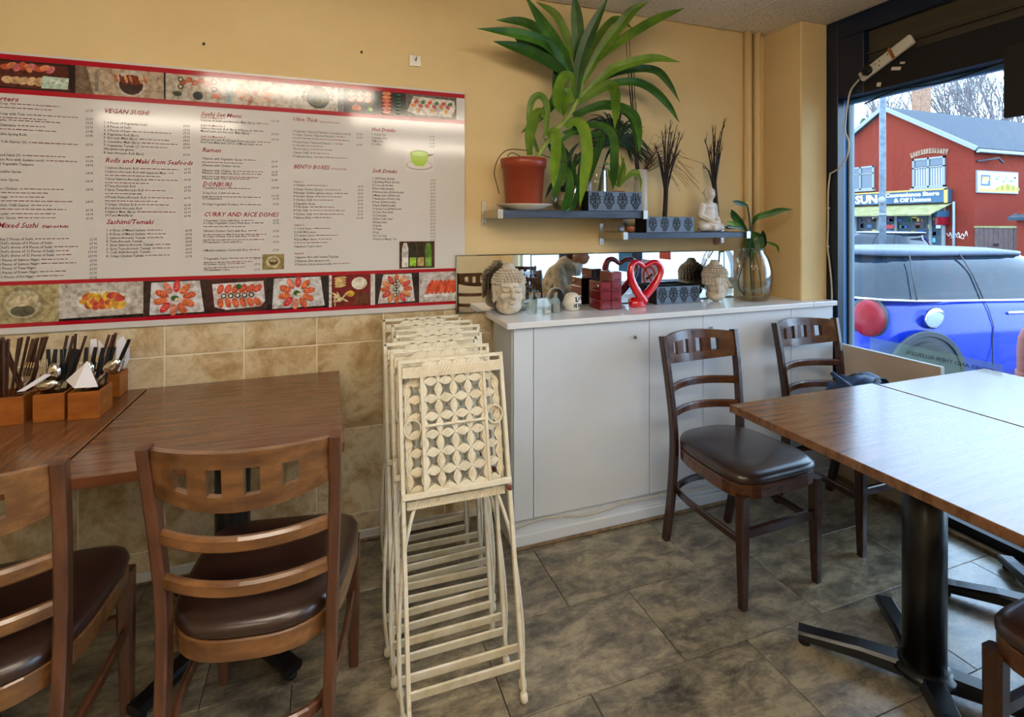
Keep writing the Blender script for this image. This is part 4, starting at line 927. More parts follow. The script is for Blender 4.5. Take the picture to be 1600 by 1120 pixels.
# tall frosted cylinder vase with black sticks and wisps
x3 = on(1001, 300, y=2.262).x; v3 = thing('cylinder_vase', 'tall frosted white cylinder vase holding thin black sticks and brown wisps', 'vase', (x3, 2.262, SH1+.001))
q = MB(); q.lathe([(.034, 0), (.035, .004), (.035, .215), (.032, .215), (.032, .01)], 24, (x3, 2.262, SH1+.001)); q.build('body', 'frosted_t', v3)
for i, (tx, ty) in enumerate(((977, 50), (983, 58), (986, 100), (990, 95), (981, 110), (994, 160))):
    q = MB(); q.tube([(x3-.012+.005*i, 2.262, SH1+.02), on(992+i, 250, y=2.258), on(tx, ty, y=2.25-.006*i)], [.0028, .0026, .0016], 5); q.build('black_stick', 'twig', v3)
q = MB(); rg = random.Random(9)
for i in range(46):
    a = rg.uniform(-.1, PI*.52); L = rg.uniform(.08, .23); b0 = Vector((x3+rg.uniform(-.005, .02), 2.245, SH1+.20)); d = Vector((math.cos(a), rg.uniform(-.62, -.34), math.sin(a)))
    p1 = b0+d*L*.6+Vector((0, 0, .05)); p2 = b0+d*L+Vector((math.cos(a)*.05, 0, -.10*rg.random())); p1.y = min(p1.y, 2.225-.35*max(0, p1.x-x3-.01)); p2.y = min(p2.y, 2.215-.35*max(0, p2.x-x3-.01))
    q.tube(catmull([b0, p1, p2], 4), .0008, 4)
q.build('wisps', 'dry_grass', v3)
# small plant in a little pot behind the patterned box
xs_ = on(984, 300, y=2.262).x; sp = thing('small_potted_plant', 'small bright green plant in a tiny red pot behind the patterned box', 'potted plant', (on(967, 300, y=2.257).x, 2.257, SH1+.001))
xs_ = sp.location.x; q = MB(); q.lathe([(.022, 0), (.031, .088), (.033, .09), (.033, .102), (.028, .102), (.027, .09)], 20, (xs_, 2.257, SH1+.001)); q.build('pot', 'terracotta', sp)
for pts in ([(966,292),(972,262),(975,245)], [(966,292),(962,265),(950,257),(943,256)], [(966,292),(978,280),(992,272),(1001,282),(1000,300)], [(968,292),(984,270),(996,268),(1003,290)], [(966,292),(968,270),(962,245)], [(966,292),(976,268),(970,240)], [(966,292),(955,280),(950,262)]):
    q = MB(); leaf_mesh(q, [on(a, b_, y=2.247-.016*i) for i, (a, b_) in enumerate(pts)], .016); q.build('leaf', 'leaf_light', sp)

# ================================================================== patterned boxes
def motif(q, cx, cz, h, y):
    def disc(u, v, r, ry=None):
        r *= 1.2
        q.add([(cx+u*h+r*h*math.cos(a), y, cz+v*h+(ry or r)*h*math.sin(a)) for a in [2*PI*i/10 for i in range(10)]], [tuple(range(10))])
    def stroke(pts, w):
        P = catmull([(cx+u*h, y, cz+v*h) for u, v in pts], 3); vs = []
        for i, p in enumerate(P):
            t = (P[min(i+1, len(P)-1)]-P[max(i-1, 0)]).normalized(); n = Vector((-t.z, 0, t.x))*w*h*.62; vs += [p-n, p+n]
        q.add(vs, [(2*i, 2*i+1, 2*i+3, 2*i+2) for i in range(len(P)-1)])
    stroke([(0, -.46), (0, 0), (0, .40)], .055); disc(0, .42, .06); disc(0, .1, .07); disc(0, -.44, .12, .03)
    for s_ in (-1, 1):
        stroke([(0, -.30), (s_*.16, -.24), (s_*.27, -.05), (s_*.22, .10)], .05); stroke([(0, -.05), (s_*.14, .02), (s_*.22, .2), (s_*.12, .3)], .05); stroke([(0, .2), (s_*.10, .28), (s_*.14, .42)], .045)
        for u, v, r in ((.24, .12, .055), (.30, -.08, .05), (.29, .24, .05), (.13, .30, .05), (.15, .44, .045), (.17, -.22, .06), (.12, -.36, .05), (.20, .36, .04), (.33, .06, .035), (.10, -.12, .05), (.11, .14, .045)): disc(s_*u, v, r)
def damask_box(label, x0, x1, yf, depth, z0, h, n=4, dark=False, lid=True):
    t = thing('patterned_box', label, 'box', ((x0+x1)/2, yf+depth/2, z0))
    q = MB(); w = .004
    q.b2(x0, x1, yf, yf+w, z0, z0+h); q.b2(x0, x1, yf+depth-w, yf+depth, z0, z0+h); q.b2(x0, x0+w, yf+w, yf+depth-w, z0, z0+h); q.b2(x1-w, x1, yf+w, yf+depth-w, z0, z0+h); q.b2(x0, x1, yf, yf+depth, z0, z0+w); q.build('box_shell', 'box_black', t)
    q = MB(); q.b2(x0+.001, x1-.001, yf-.0015, yf, z0+.001, z0+h-.001); q.build('front_panel', 'damask', t)
    q = MB()
    for i in range(n): motif(q, x0+(x1-x0)*(i+.5)/n, z0+h*.5, h*.92, yf-.0022)
    q.build('motif', 'damask_ink', t, fix=False)
    return t
yb = 2.148; damask_box('blue-grey box printed with black scroll motifs on the upper shelf', on(919, 315, y=yb).x, on(1003, 315, y=yb).x, yb, .07, SH1+.0005, .0925)
yb = 2.150; damask_box('blue-grey box printed with black scroll motifs on the lower shelf', on(1010, 350, y=yb).x, on(1084, 350, y=yb).x, yb, .10, SH2+.0005, .078)
yb = 2.225; damask_box('dark patterned box on the worktop between the red heart and a stone head', on(1026, 460, y=yb).x, on(1093, 460, y=yb).x, yb, .085, CT+.0005, .090)
# little cup and ball pot on the lower shelf
x = on(970, 355, y=2.20).x; q = MB(); q.lathe([(.013, 0), (.0155, .003), (.016, .034), (.014, .034), (.013, .006)], 18, (x, 2.20, SH2+.0005)); tag(q.build('pewter_cup', 'pewter'), 'tiny grey metal cup on the lower shelf', 'cup')
x = on(985, 355, y=2.20).x; q = MB(); q.lathe([(.012, 0), (.021, .008), (.0235, .018), (.020, .029), (.013, .033), (.011, .031), (.010, .02)], 20, (x, 2.20, SH2+.0005)); tag(q.build('clay_pot', 'clay'), 'tiny round brown clay pot on the lower shelf', 'pot')

# ================================================================== dry twig bundles
def twigs(label, base, trunk_top, tips, seed):
    t = thing('twig_bundle', label, 'dried twigs', base); rg = random.Random(seed)
    b0, tt = Vector(base), Vector(trunk_top)
    q = MB(); q.tube(catmull([b0, b0.lerp(tt, .5)+Vector((.003, 0, 0)), tt], 4), [.0125]*4+[.012]*4+[.010], 8)
    q.build('stem_bundle', 'twig', t)
    for tip in tips:
        tip = Vector(tip); m = tt.lerp(tip, .5)+Vector((rg.uniform(-.008, .008), rg.uniform(-.01, .005), rg.uniform(-.01, .01)))
        st = b0.lerp(tt, rg.uniform(.6, 1)); q = MB(); P = catmull([st, m, tip], 5); n = len(P); q.tube(P, [.0052*(1-i/(n-1))+.0012 for i in range(n)], 5)
        for k in range(5):
            i = rg.randint(4, n-2); d = (P[i+1]-P[i]).normalized(); s_ = Vector((rg.uniform(-1, 1), rg.uniform(-.5, .3), rg.uniform(.2, 1))).normalized()
            q.tube([P[i], P[i]+(d+s_*.6).normalized()*rg.uniform(.02, .055)], [.0022, .0008], 4)
        q.build('twig', 'twig', t)
yb = 2.275
twigs('bundle of dark dry twigs rising behind the lower patterned box', Vector((on(1037, 335, y=yb).x, yb, SH2+.001)), on(1041, 275, y=yb), [on(a, b_, y=yb-c) for a, b_, c in ((1022, 222, .01), (1034, 204, .02), (1040, 196, 0), (1048, 187, .01), (1049, 205, .02), (1055, 215, .01), (1062, 205, .02), (1061, 235, .0), (1027, 235, .02), (1066, 210, .01), (1058, 195, .02))], 1)
yb = 2.272
twigs('bundle of dark dry twigs standing behind the seated stone figure', Vector((on(1121, 360, y=yb).x, yb, SH2+.001)), on(1115, 275, y=yb), [on(a, b_, y=yb-c) for a, b_, c in ((1101, 216, .02), (1106, 235, .05), (1113, 200, 0), (1118, 195, .03), (1126, 205, .06), (1128, 228, .02), (1132, 184, .04), (1114, 215, .0), (1121, 220, .05), (1098, 262, .02), (1110, 225, .01))], 2)

# ================================================================== stone heads and seated figure
def stone_head(label, x, y, z, rz, s=1.0):
    t = thing('stone_head', label, 'statue', (x, y, z), rz)
    pr = [('e', (0, .004, .140), (.066, .066, .078)), ('e', (0, -.006, .082), (.055, .054, .064)), ('e', (0, .0, .040), (.055, .053, .041)), ('e', (0, -.048, .048), (.020, .014, .016)),
          ('e', (0, .006, .214), (.028, .028, .028)), ('e', (0, .006, .195), (.042, .042, .026))]
    pr += [('c', (0, -.060, .128), (0, -.076, .090), .0060, .011), ('e', (-.010, -.062, .089), (.006, .006, .005)), ('e', (.010, -.062, .089), (.006, .006, .005)), ('e', (0, -.062, .070), (.021, .009, .005)), ('e', (0, -.061, .059), (.017, .009, .006))]
    for s_ in (-1, 1):
        pr += [('e', (s_*.026, -.056, .117), (.017, .010, .009)), ('c', (s_*.010, -.064, .137), (s_*.044, -.049, .140), .0055, .0045), ('e', (s_*.028, -.044, .088), (.020, .014, .020)), ('e', (s_*.064, .004, .118), (.008, .017, .032)), ('e', (s_*.063, .0, .078), (.007, .011, .026))]
    o = blob_part('head', pr, 'stone', t, .0042, 2)
    q = MB()
    for j in range(8):
        z_ = .150+.0115*j; rr = math.sqrt(max(0, 1-((z_-.140)/.078)**2))*.068; n = max(6, int(2*PI*rr/.0135))
        for i in range(n):
            a = 2*PI*(i+.5*(j % 2))/n
            if math.sin(a) < -.35 and j == 0 and abs(math.cos(a)) < .5: continue
            q.ell((rr*math.cos(a), .004+rr*math.sin(a), z_), (.0072, .0072, .0068), 6, 5)
    for j in range(-4, 0):
        z_ = .150+.0115*j
        for i in range(9):
            a = PI*(.12+.76*i/8); q.ell((.065*math.cos(a), .004+.065*math.sin(a), z_), (.0072, .0072, .0068), 6, 5)
    for j in range(3):
        rr = .030-.008*j
        for i in range(10-3*j):
            a = 2*PI*i/(10-3*j); q.ell((rr*math.cos(a), .006+rr*math.sin(a), .208+.013*j), (.007, .007, .007), 6, 5)
    q.build('hair_curls', 'stone', t, LOCAL)
    t.scale = (s*1.15, s*1.05, s); return t
stone_head('grey stone head with knobbed curls facing the room, beside the small corked bottles', on(795, 470, y=2.222).x, 2.222, CT+.001, math.radians(-4), .98)
stone_head('pale stone head turned in profile towards the window, beside the glass vase', on(1118, 455, y=2.225).x, 2.225, CT+.001, math.radians(62), .92)
bx = on(1105, 340, y=2.215).x
bud = thing('seated_figure', 'whitewashed stone figure sitting cross-legged on the lower shelf', 'statue', (bx, 2.205, SH2+.0005), math.radians(14))
pr = [('e', (0, .006, .095), (.048, .036, .062)), ('e', (0, .004, .135), (.050, .034, .026)), ('c', (0, .0, .150), (0, -.004, .175), .019, .018), ('e', (0, -.006, .196), (.027, .029, .033)), ('e', (0, -.002, .212), (.027, .029, .020)), ('e', (0, 0, .232), (.012, .012, .012)),
      ('e', (0, -.010, .020), (.085, .055, .022)), ('c', (-.078, -.018, .026), (.030, -.055, .024), .022, .016), ('c', (.078, -.018, .026), (-.030, -.052, .022), .022, .016), ('e', (0, .01, .045), (.06, .045, .03)),
      ('e', (0, -.034, .190), (.005, .006, .009)), ('e', (0, -.046, .050), (.030, .014, .010))]
for s_ in (-1, 1):
    pr += [('c', (s_*.052, .004, .138), (s_*.066, .004, .085), .019, .016), ('c', (s_*.066, .004, .085), (s_*.026, -.042, .054), .016, .012), ('e', (s_*.027, .0, .193), (.005, .009, .017)), ('e', (s_*.011, -.031, .202), (.007, .004, .003))]
blob_part('body', pr, 'stone_white', bud, .0038, 2)
q = MB(); rg = random.Random(4)
for j in range(5):
    rr = .0285*math.cos(j*.3); 
    for i in range(12):
        a = PI*2*i/12
        if math.sin(a) < -.6 and j == 0: continue
        q.ell((rr*math.cos(a), -.003+rr*math.sin(a), .208+.0065*j), .0042, 6, 4)
q.build('hair_curls', 'stone_white', bud, LOCAL)

# ================================================================== small things on the worktop
for i, px in enumerate((829.5, 841.5, 854, 867)):
    x = on(px, 480, y=2.190).x; y = 2.190 - .004*(i == 3)
    t = thing('corked_bottle', ['small square glass bottle with cork, empty, next to the stone head', 'small square glass bottle with cork, empty, second from the stone head', 'small square glass bottle with cork and a little white salt at its bottom', 'small square glass bottle with cork, half full of brown spice'][i], 'bottle', (x, y, CT+.0005), 0, 'corked bottles on the worktop')
    q = MB(); s4 = [(.0155, .0), (.0165, .003), (.0165, .058), (.012, .068)]
    def sq(z, r): return [(sx*r, sy*r, z) for sx, sy in ((-1, -1), (1, -1), (1, 1), (-1, 1))]
    vs = sum([sq(z, r) for r, z in s4], []); q.add([(x+a, y+b_, CT+.0005+c) for a, b_, c in vs], [(0, 3, 2, 1)] + [(j*4+i_, j*4+(i_+1) % 4, j*4+4+(i_+1) % 4, j*4+4+i_) for j in range(3) for i_ in range(4)])
    q.lathe([(.010, .068), (.0095, .082), (.0115, .084), (.0115, .088)], 14, (x, y, CT+.0005), cap0=False, cap1=False); q.build('glass_body', 'glass_jar', t)
    q = MB(); q.lathe([(.0085, .078), (.0098, .095), (.0095, .097)], 12, (x, y, CT+.0005)); q.build('cork', 'cork', t)
    if i == 3: q = MB(); q.b2(x-.014, x+.014, y-.014, y+.014, CT+.003, CT+.040); q.build('spice_fill', 'spice', t)
    if i == 2: q = MB(); q.b2(x-.014, x+.014, y-.014, y+.014, CT+.003, CT+.014); q.build('salt_fill', 'salt', t)
x = on(894, 466, y=2.225).x; z0 = CT+.0005
dar = thing('round_doll', 'round white ceramic doll with black brush marks on its face', 'figurine', (x, 2.225, z0), 0.0)
q = MB(); q.lathe([(.022, 0), (.032, .004), (.043, .026), (.044, .045), (.036, .068), (.024, .080), (.012, .085), (0, .086)], 28); q.build('body', 'ceramic_white', dar, LOCAL)
q = MB()
def onbody(u, v): r = .0445*math.sqrt(max(0, 1-((v-.038)/.052)**2)); a = -PI/2 + u/.044; return Vector((r*math.cos(a), r*math.sin(a), v))
for pts, w in (([(.006, .066), (-.001, .062), (.004, .056), (-.002, .050), (.005, .046), (.012, .049)], .0035), ([(.016, .064), (.020, .058), (.017, .052)], .003), ([(-.006, .036), (-.010, .028), (-.006, .020)], .003), ([(.002, .037), (-.001, .028), (.003, .018)], .0034), ([(.012, .037), (.016, .028), (.013, .019)], .003), ([(.022, .036), (.027, .029), (.024, .021)], .003)):
    q.tube(catmull([onbody(u, v) for u, v in pts], 4), w*.85, 6)
q.build('face_marks', 'ink_black', dar, LOCAL)
# red lacquer boxes
bw, bh = .0580, .0455; xl = on(938.5, 470, y=2.165).x
for col, n in ((0, 3), (1, 4)):
    for k in range(n):
        xa = xl + col*(bw+.002); dpt = .115; t = thing('lacquer_box', ['red lacquer box at the %s of the shorter stack beside the doll' % ['bottom', 'middle', 'top'][min(k, 2)], 'red lacquer box, %s of the taller stack beside the heart' % ['bottom', 'second', 'third', 'topmost'][k]][col], 'box', (xa+bw/2, 2.165+dpt/2, CT+.0005+k*bh), 0, 'red lacquer boxes')
        z_ = CT+.0005+k*bh; q = MB(); q.b2(xa, xa+bw, 2.168, 2.165+dpt, z_, z_+bh-.0008, bev=.0015); q.build('case', 'lacquer', t)
        q = MB(); q.b2(xa+.004, xa+bw-.004, 2.1655, 2.1679, z_+.004, z_+bh-.005, bev=.001); q.build('front_panel', 'lacquer', t)
        q = MB(); q.tube([(xa+bw*.3+bw*.4*i/6, 2.165, z_+bh*.30-.006*math.sin(PI*i/6)) for i in range(7)], .0012, 5); q.build('finger_groove', 'lacquer_dark', t)
        if col == 0 and k == 2: q = MB(); q.b2(xa-.0006, xa, 2.185, 2.195, z_+.02, z_+.03); q.build('price_sticker', 'salt', t)
# red heart ornament
hy = 2.205
def HP(cx, cy): return on(860+cx/8, 380+cy/8, y=hy)
hb = HP(1090, 795); t = thing('heart_ornament', 'glossy red ceramic ornament with two arms meeting as an open heart', 'ornament', (hb.x, hy, CT+.0005))
pa = catmull([HP(1160, 735), HP(1075, 610), HP(1010, 480), HP(992, 350), HP(1025, 255), HP(1095, 240), HP(1172, 295)], 6)
pb_ = catmull([HP(1020, 745), HP(1150, 700), HP(1280, 560), HP(1365, 420), HP(1385, 320), HP(1340, 250), HP(1265, 243), HP(1172, 295)], 6)
q = MB()
for P, dy in ((pa, -.012), (pb_, .010)):
    n = len(P); P = [p + Vector((0, dy*(1-i/(n-1)), 0)) for i, p in enumerate(P)]
    q.tube(P, [.012*(1-i/(n-1))+.0115 for i in range(n)], 12)
q.lathe([(.046, 0), (.049, .004), (.047, .024), (.036, .040), (.0, .048)], 28, (hb.x, hy, CT+.0005), sy=.62); q.build('heart', 'red_gloss', t)
# big glass vase with pothos on the worktop
vx_ = on(1176, 440, y=2.190).x
t = thing('glass_vase', 'large bulging clear glass vase with water and broad green leaves on the worktop', 'vase', (vx_, 2.190, CT+.0005))
prof = [(.070, 0), (.078, .006), (.092, .05), (.102, .11), (.100, .17), (.086, .225), (.064, .262), (.060, .275), (.066, .284)]
q = MB(); q.lathe(prof+[(r-.003, z) for r, z in prof[::-1] if z > .006], 32, (vx_, 2.190, CT+.0005)); q.build('glass_body', 'glass_vase', t)
q = MB(); q.lathe([(.066, .008), (.074, .012), (.088, .05), (.096, .096), (0, .096)], 28, (vx_, 2.190, CT+.0005)); q.build('water', 'water', t)
def VP(a, b_, y): return on(1120+a/6.083, 300+b_/6.083, y=y)
q = MB(); q.tube(catmull([VP(330, 950, 2.195), VP(322, 700, 2.20), VP(318, 400, 2.205), VP(310, 250, 2.205), VP(290, 130, 2.205)], 5), .0042, 7)
q.tube(catmull([VP(430, 970, 2.17), VP(400, 720, 2.19), VP(345, 460, 2.205), VP(330, 320, 2.205), VP(380, 240, 2.205)], 5), .0026, 6); q.tube(catmull([VP(260, 980, 2.17), VP(210, 900, 2.165), VP(220, 780, 2.17), VP(300, 560, 2.19), VP(320, 400, 2.205)], 5), .003, 6); q.build('stem', 'leaf_dark', t)
for pts, w, m in (([(295,130),(230,110),(145,88)], 50, 'leaf_dark'), ([(340,300),(380,240),(500,205),(600,175),(720,165)], 62, 'leaf'), ([(290,380),(220,290),(170,230),(138,165)], 70, 'leaf'), ([(310,400),(250,345),(180,335),(105,325),(100,345),(180,350)], 24, 'leaf_dark'), ([(326,390),(298,440),(312,540),(336,660)], 84, 'leaf'), ([(330,385),(390,430),(410,520),(438,625)], 90, 'leaf'), ([(390,520),(440,500),(440,430),(437,360)], 60, 'leaf_dark'), ([(440,470),(520,490),(575,520),(588,580)], 28, 'leaf_light'), ([(280,370),(180,310),(90,285)], 50, 'leaf_light'), ([(330,410),(300,480),(320,560),(380,575)], 70, 'leaf')):
    q = MB(); n = len(pts); leaf_mesh(q, [VP(a, b_, 2.205-(.14 if pts[-1] == (720, 165) else .0 if pts[0] in ((326, 390), (330, 410)) else .05)*(i/(n-1))) for i, (a, b_) in enumerate(pts)], w/6.083/FPX*2.7, 5, .18); q.build('leaf', m, t)
# ================================================================== wooden cutlery boxes and their contents
TT_ = .7502
def caddy(x0, x1, y0, y1, h, label, dip=0):
    t = thing('cutlery_box', label, 'box', ((x0+x1)/2, (y0+y1)/2, TT_), 0, 'wooden cutlery boxes'); w = .006
    for nm, a in (('front_wall', (x0, x1, y0, y0+w)), ('back_wall', (x0, x1, y1-w, y1)), ('side_wall', (x0, x0+w, y0+w, y1-w)), ('side_wall', (x1-w, x1, y0+w, y1-w))):
        q = MB(); q.b2(*a, TT_, TT_+h, bev=.001); q.build(nm, 'caddy_wood', t)
    q = MB(); q.b2(x0+w, x1-w, y0+w, y1-w, TT_, TT_+.006); q.build('base', 'caddy_wood', t); return t
BX = [(-1.010, -.903, 2.040, 2.150, .088), (-.877, -.796, 2.034, 2.140, .088), (-.783, -.698, 2.022, 2.128, .088), (-.800, -.714, 2.244, 2.326, .082)]
caddy(*BX[0], 'wooden box full of brown chopsticks, farthest from the bare table'); caddy(*BX[1], 'wooden box of upright forks and spoons between two other boxes'); caddy(*BX[2], 'wooden box with a folded napkin and a spoon leaning over its front'); caddy(*BX[3], 'wooden box of napkins standing against the wall tiles')
def obj_along(p0, p1, name, mat, build, label, cat, group):
    t = thing(name, label, cat, p0, 0, group); return t
def frame(p0, p1, roll=0.0):
    d = (Vector(p1)-Vector(p0)); L = d.length; z = d.normalized(); v = Vector((0, -1, 0)); y = (v - z*v.dot(z)).normalized(); x = y.cross(z)
    R = Matrix((x, y, z)).transposed() @ Matrix.Rotation(roll, 3, 'Z'); return R, L
def place(t, p0, p1, roll=0.0):
    R, L = frame(p0, p1, roll); t.location = p0; t.rotation_euler = R.to_euler()
def mk_chop():
    q = MB(); q.bar([(0, 0, 0), (0, 0, .12), (0, 0, .252)], .0072, .0072, up=(0, 1, 0), ch=.1, scales=[.55, .85, 1.0]); return q.mesh('chopstick', 'chopstick')
chop_me = mk_chop()
def chop(p0, p1, label, group): o = inst(chop_me, 'chopstick'); place(o, p0, p1); tag(o, label, 'chopstick', group); return o
def mk_parts():
    d = {}
    q = MB(); q.bar([(0, 0, 0), (0, 0, .05), (0, 0, .10)], .013, .007, up=(0, 1, 0), ch=.3, scales=[.8, 1, .8]); d['grip'] = q.mesh('handle', 'handle_black')
    q = MB(); q.bar([(0, 0, -.11), (0, 0, -.03), (0, 0, .0)], .015, .0016, up=(0, 1, 0), ch=0, scales=[.4, 1, .7]); d['blade'] = q.mesh('blade', 'cutlery_steel')
    q = MB(); P = [(0, 0, 0), (0, 0, .06), (0, .002, .115)]; q.bar(P, .009, .0022, up=(0, 1, 0), ch=.2, scales=[1.2, .8, .55]); d['shank'] = q.mesh('shank', 'cutlery_steel')
    q = MB(); vs = []; n = 16
    for k, (s_, dep) in enumerate(((1, 0), (.8, .0052), (.5, .0085), (.15, .0100))): vs += [(.0195*s_*math.cos(2*PI*i/n)*(1-.12*math.sin(2*PI*i/n)), dep, .142+.029*s_*math.sin(2*PI*i/n)) for i in range(n)]
    q.add(vs, [(j*n+i, j*n+(i+1) % n, (j+1)*n+(i+1) % n, (j+1)*n+i) for j in range(3) for i in range(n)] + [tuple(3*n+i for i in range(n))], 0, True); d['bowl'] = q.mesh('bowl', 'cutlery_steel')
    q = MB(); q.add([(-.004, .001, .113), (.004, .001, .113), (.0115, .004, .130), (.0115, .004, .138), (-.0115, .004, .138), (-.0115, .004, .130)], [(0, 1, 2, 3, 4, 5)])
    for k in range(4): q.bar([(-.0098+.0065*k, .004, .137), (-.0098+.0065*k, .0045, .165), (-.0092+.0061*k, .002, .182)], .0034, .0016, up=(0, 1, 0), ch=0, scales=[1, .9, .5])
    d['tines'] = q.mesh('tines', 'cutlery_steel'); return d
CP = mk_parts()
def knife(p0, p1, label, group):   # black handle up, blade down in the box
    t = thing('table_knife', label, 'knife', (0, 0, 0), 0, group); inst(CP['blade'], 'blade', t, (0, 0, .112)); inst(CP['grip'], 'handle', t, (0, 0, .110)); place(t, p0, p1); return t
def spoon(p0, p1, label, group, roll=0): t = thing('spoon', label, 'spoon', (0, 0, 0), 0, group); inst(CP['shank'], 'shank', t); inst(CP['bowl'], 'bowl', t); place(t, p0, p1, roll); return t
def fork(p0, p1, label, group, roll=0): t = thing('fork', label, 'fork', (0, 0, 0), 0, group); inst(CP['shank'], 'shank', t); inst(CP['tines'], 'tines', t); place(t, p0, p1, roll); return t
def napkin(P, label, group, th=.004):
    q = MB(); V = [Vector(p) for p in P]; n = (V[1]-V[0]).cross(V[2]-V[0]).normalized()*th; m = len(V)
    q.add(V+[v+n for v in V], [tuple(range(m))[::-1], tuple(range(m, 2*m))] + [(i, (i+1) % m, m+(i+1) % m, m+i) for i in range(m)]); tag(q.build('napkin', 'napkin'), label, 'napkin', group)
def KP(cx, cy, y): return on(cx/6.223, 490+cy/6.223, y=y)     # detail-view pixel of the boxes
def ext(b_, tip, L):   # bottom point b_, pass towards tip, real length L
    b_ = Vector(b_); d = (Vector(tip)-b_).normalized(); return b_, b_+d*L
B = TT_+.008
# every piece stands on its box's floor; pieces are pushed apart until none passes through another or through a box wall
ITEMS = []
def add_item(kind, base, tip, L, box, label, group, roll=0.0):
    p0 = Vector((base[0], base[1], B)); p1 = p0 + (Vector(tip)-p0).normalized()*L
    ITEMS.append(dict(kind=kind, b=[p0.x, p0.y], t=[p1.x, p1.y], h=p1.z-B, box=box, label=label, group=group, roll=roll))
def size_at(it, z):     # half width across, half thickness, at height z above the box floor
    k, f = it['kind'], z/it['h']
    if k == 'chop': return (.0038+.0015*f, .0038+.0015*f)
    if k == 'knife': return (.0080, .0026) if f < .50 else (.0075, .0048)
    if k == 'spoon': return (.0062, .0030) if f < .60 else (.0215, .0120)
    return (.0062, .0030) if f < .58 else (.0130, .0065)
LIM = [(BX[0][0]+.006, BX[0][1]-.006, 2.066, BX[0][3]-.007), (BX[1][0]+.006, BX[1][1]-.006, 2.064, 2.122), (BX[2][0]+.006, BX[2][1]-.006, 2.062, 2.110), (BX[3][0]+.006, BX[3][1]-.006, 2.251, 2.262)]
rg = random.Random(21)
lb, gr = 'brown wooden chopstick standing in the chopstick box', 'chopsticks in the chopstick box'
for i, (cx, cy) in enumerate(((20,165),(45,200),(75,160),(90,240),(110,250),(15,330),(60,300),(200,280),(235,270),(310,145),(370,145),(395,150),(410,135),(450,175),(480,185),(515,188),(340,150),(430,160),(-20,180),(-40,240))):
    y = 2.076+.017*(i % 5); add_item('chop', (-.990+.018*((i//5)*1.2), y), KP(cx, cy, y+.010), .252, 0, lb, gr)
lb, gr = 'brown wooden chopstick among the forks and spoons of the middle box', 'chopsticks in the middle box'
for i, (cx, cy) in enumerate(((665,170),(785,170),(845,208),(690,210))): add_item('chop', (-.862+.016*i, 2.108), KP(cx, cy, 2.118), .252, 1, lb, gr)
lb, gr = 'brown wooden chopstick in the box with the folded napkin', 'chopsticks in the napkin-front box'
for i, (cx, cy) in enumerate(((1135,175),(1160,172),(1045,275))): add_item('chop', (-.755+.016*i, 2.100), KP(cx, cy, 2.108), .252, 2, lb, gr)
for i, (cx, cy) in enumerate(((470,320),(560,255),(675,290),(725,340),(770,325),(540,265))):
    add_item('knife', (-.862+.010*i, 2.090-.008*(i % 3)), KP(cx, cy, 2.105), .21, 1, 'knife with black handle standing in the middle cutlery box', 'black-handled knives in the middle box')
for i, (cx, cy) in enumerate(((845,330),(985,340),(1010,325),(1085,375),(1060,370))):
    add_item('knife', (-.770+.013*i, 2.082+.008*(i % 2)), KP(cx, cy, 2.095), .20, 2, 'knife with black handle standing in the box with the folded napkin', 'black-handled knives in the napkin-front box')
add_item('knife', (-.765, 2.256), KP(1240, 292, 2.259), .20, 3, 'knife with black handle leaning in the box against the wall tiles', None)
add_item('knife', (-.842, 2.070), KP(640, 430, 2.074), .21, 1, 'knife held with a rubber band at the front of the middle box', None)
add_item('fork', (-.930, 2.070), KP(320, 420, 2.074), .18, 0, 'steel fork at the edge of the chopstick box', None, .1)
add_item('fork', (-.862, 2.072), KP(400, 440, 2.080), .18, 1, 'steel fork standing in the middle cutlery box', None, .1)
add_item('fork', (-.745, 2.092), KP(985, 470, 2.100), .18, 2, 'steel fork behind the spoon in the box with the folded napkin', None, .1)
add_item('spoon', (-.835, 2.068), KP(515, 470, 2.072), .175, 1, 'steel spoon with its bowl up in the middle cutlery box', None, 0)
add_item('spoon', (-.765, 2.068), KP(880, 440, 2.072), .175, 2, 'steel spoon with its bowl up behind the folded white napkin', None, 0)
def at(it, z): f = z/it['h']; return [it['b'][k]+(it['t'][k]-it['b'][k])*f for k in (0, 1)]
def nudge(it, z, dx, dy):
    f = z/it['h']; wb, wt = max(0, 1-f), max(0, min(f, 1)); n = wb*wb+wt*wt
    for k, d in ((0, dx), (1, dy)): it['b'][k] += d*wb/n*.5; it['t'][k] += d*wt/n*.5
ZS = [.004+.0155*k for k in range(16)]
for sweep in range(260):
    for i, p in enumerate(ITEMS):
        for q_ in ITEMS[i+1:]:
            if abs(p['box']-q_['box']) > 1: continue
            for z in ZS:
                if z > min(p['h'], q_['h'])-.001: break
                (ax, ay), (cx, cy) = at(p, z), at(q_, z); (ra, ta), (rc, tc) = size_at(p, z), size_at(q_, z)
                ux, uy = (ax-cx)/(ra+rc), (ay-cy)/(ta+tc); d = math.hypot(ux, uy)
                if d < 1.12:
                    if d < 1e-3: ux, uy, d = .3, 1.0, 1.04
                    m = (1.12-d)/d*.5; nudge(p, z, ux*m*(ra+rc), uy*m*(ta+tc)); nudge(q_, z, -ux*m*(ra+rc), -uy*m*(ta+tc))
    for it in ITEMS:
        x0, x1, y0, y1 = LIM[it['box']]
        for z in (.004, .045, .084):
            x, y = at(it, z); r, t_ = size_at(it, z); nx, ny = min(max(x, x0+r+.001), x1-r-.001), min(max(y, y0+t_), y1-t_)
            if nx != x or ny != y: nudge(it, z, (nx-x)*2, (ny-y)*2)
        it['t'][1] = min(max(it['t'][1], y0+.006), y1+.002)
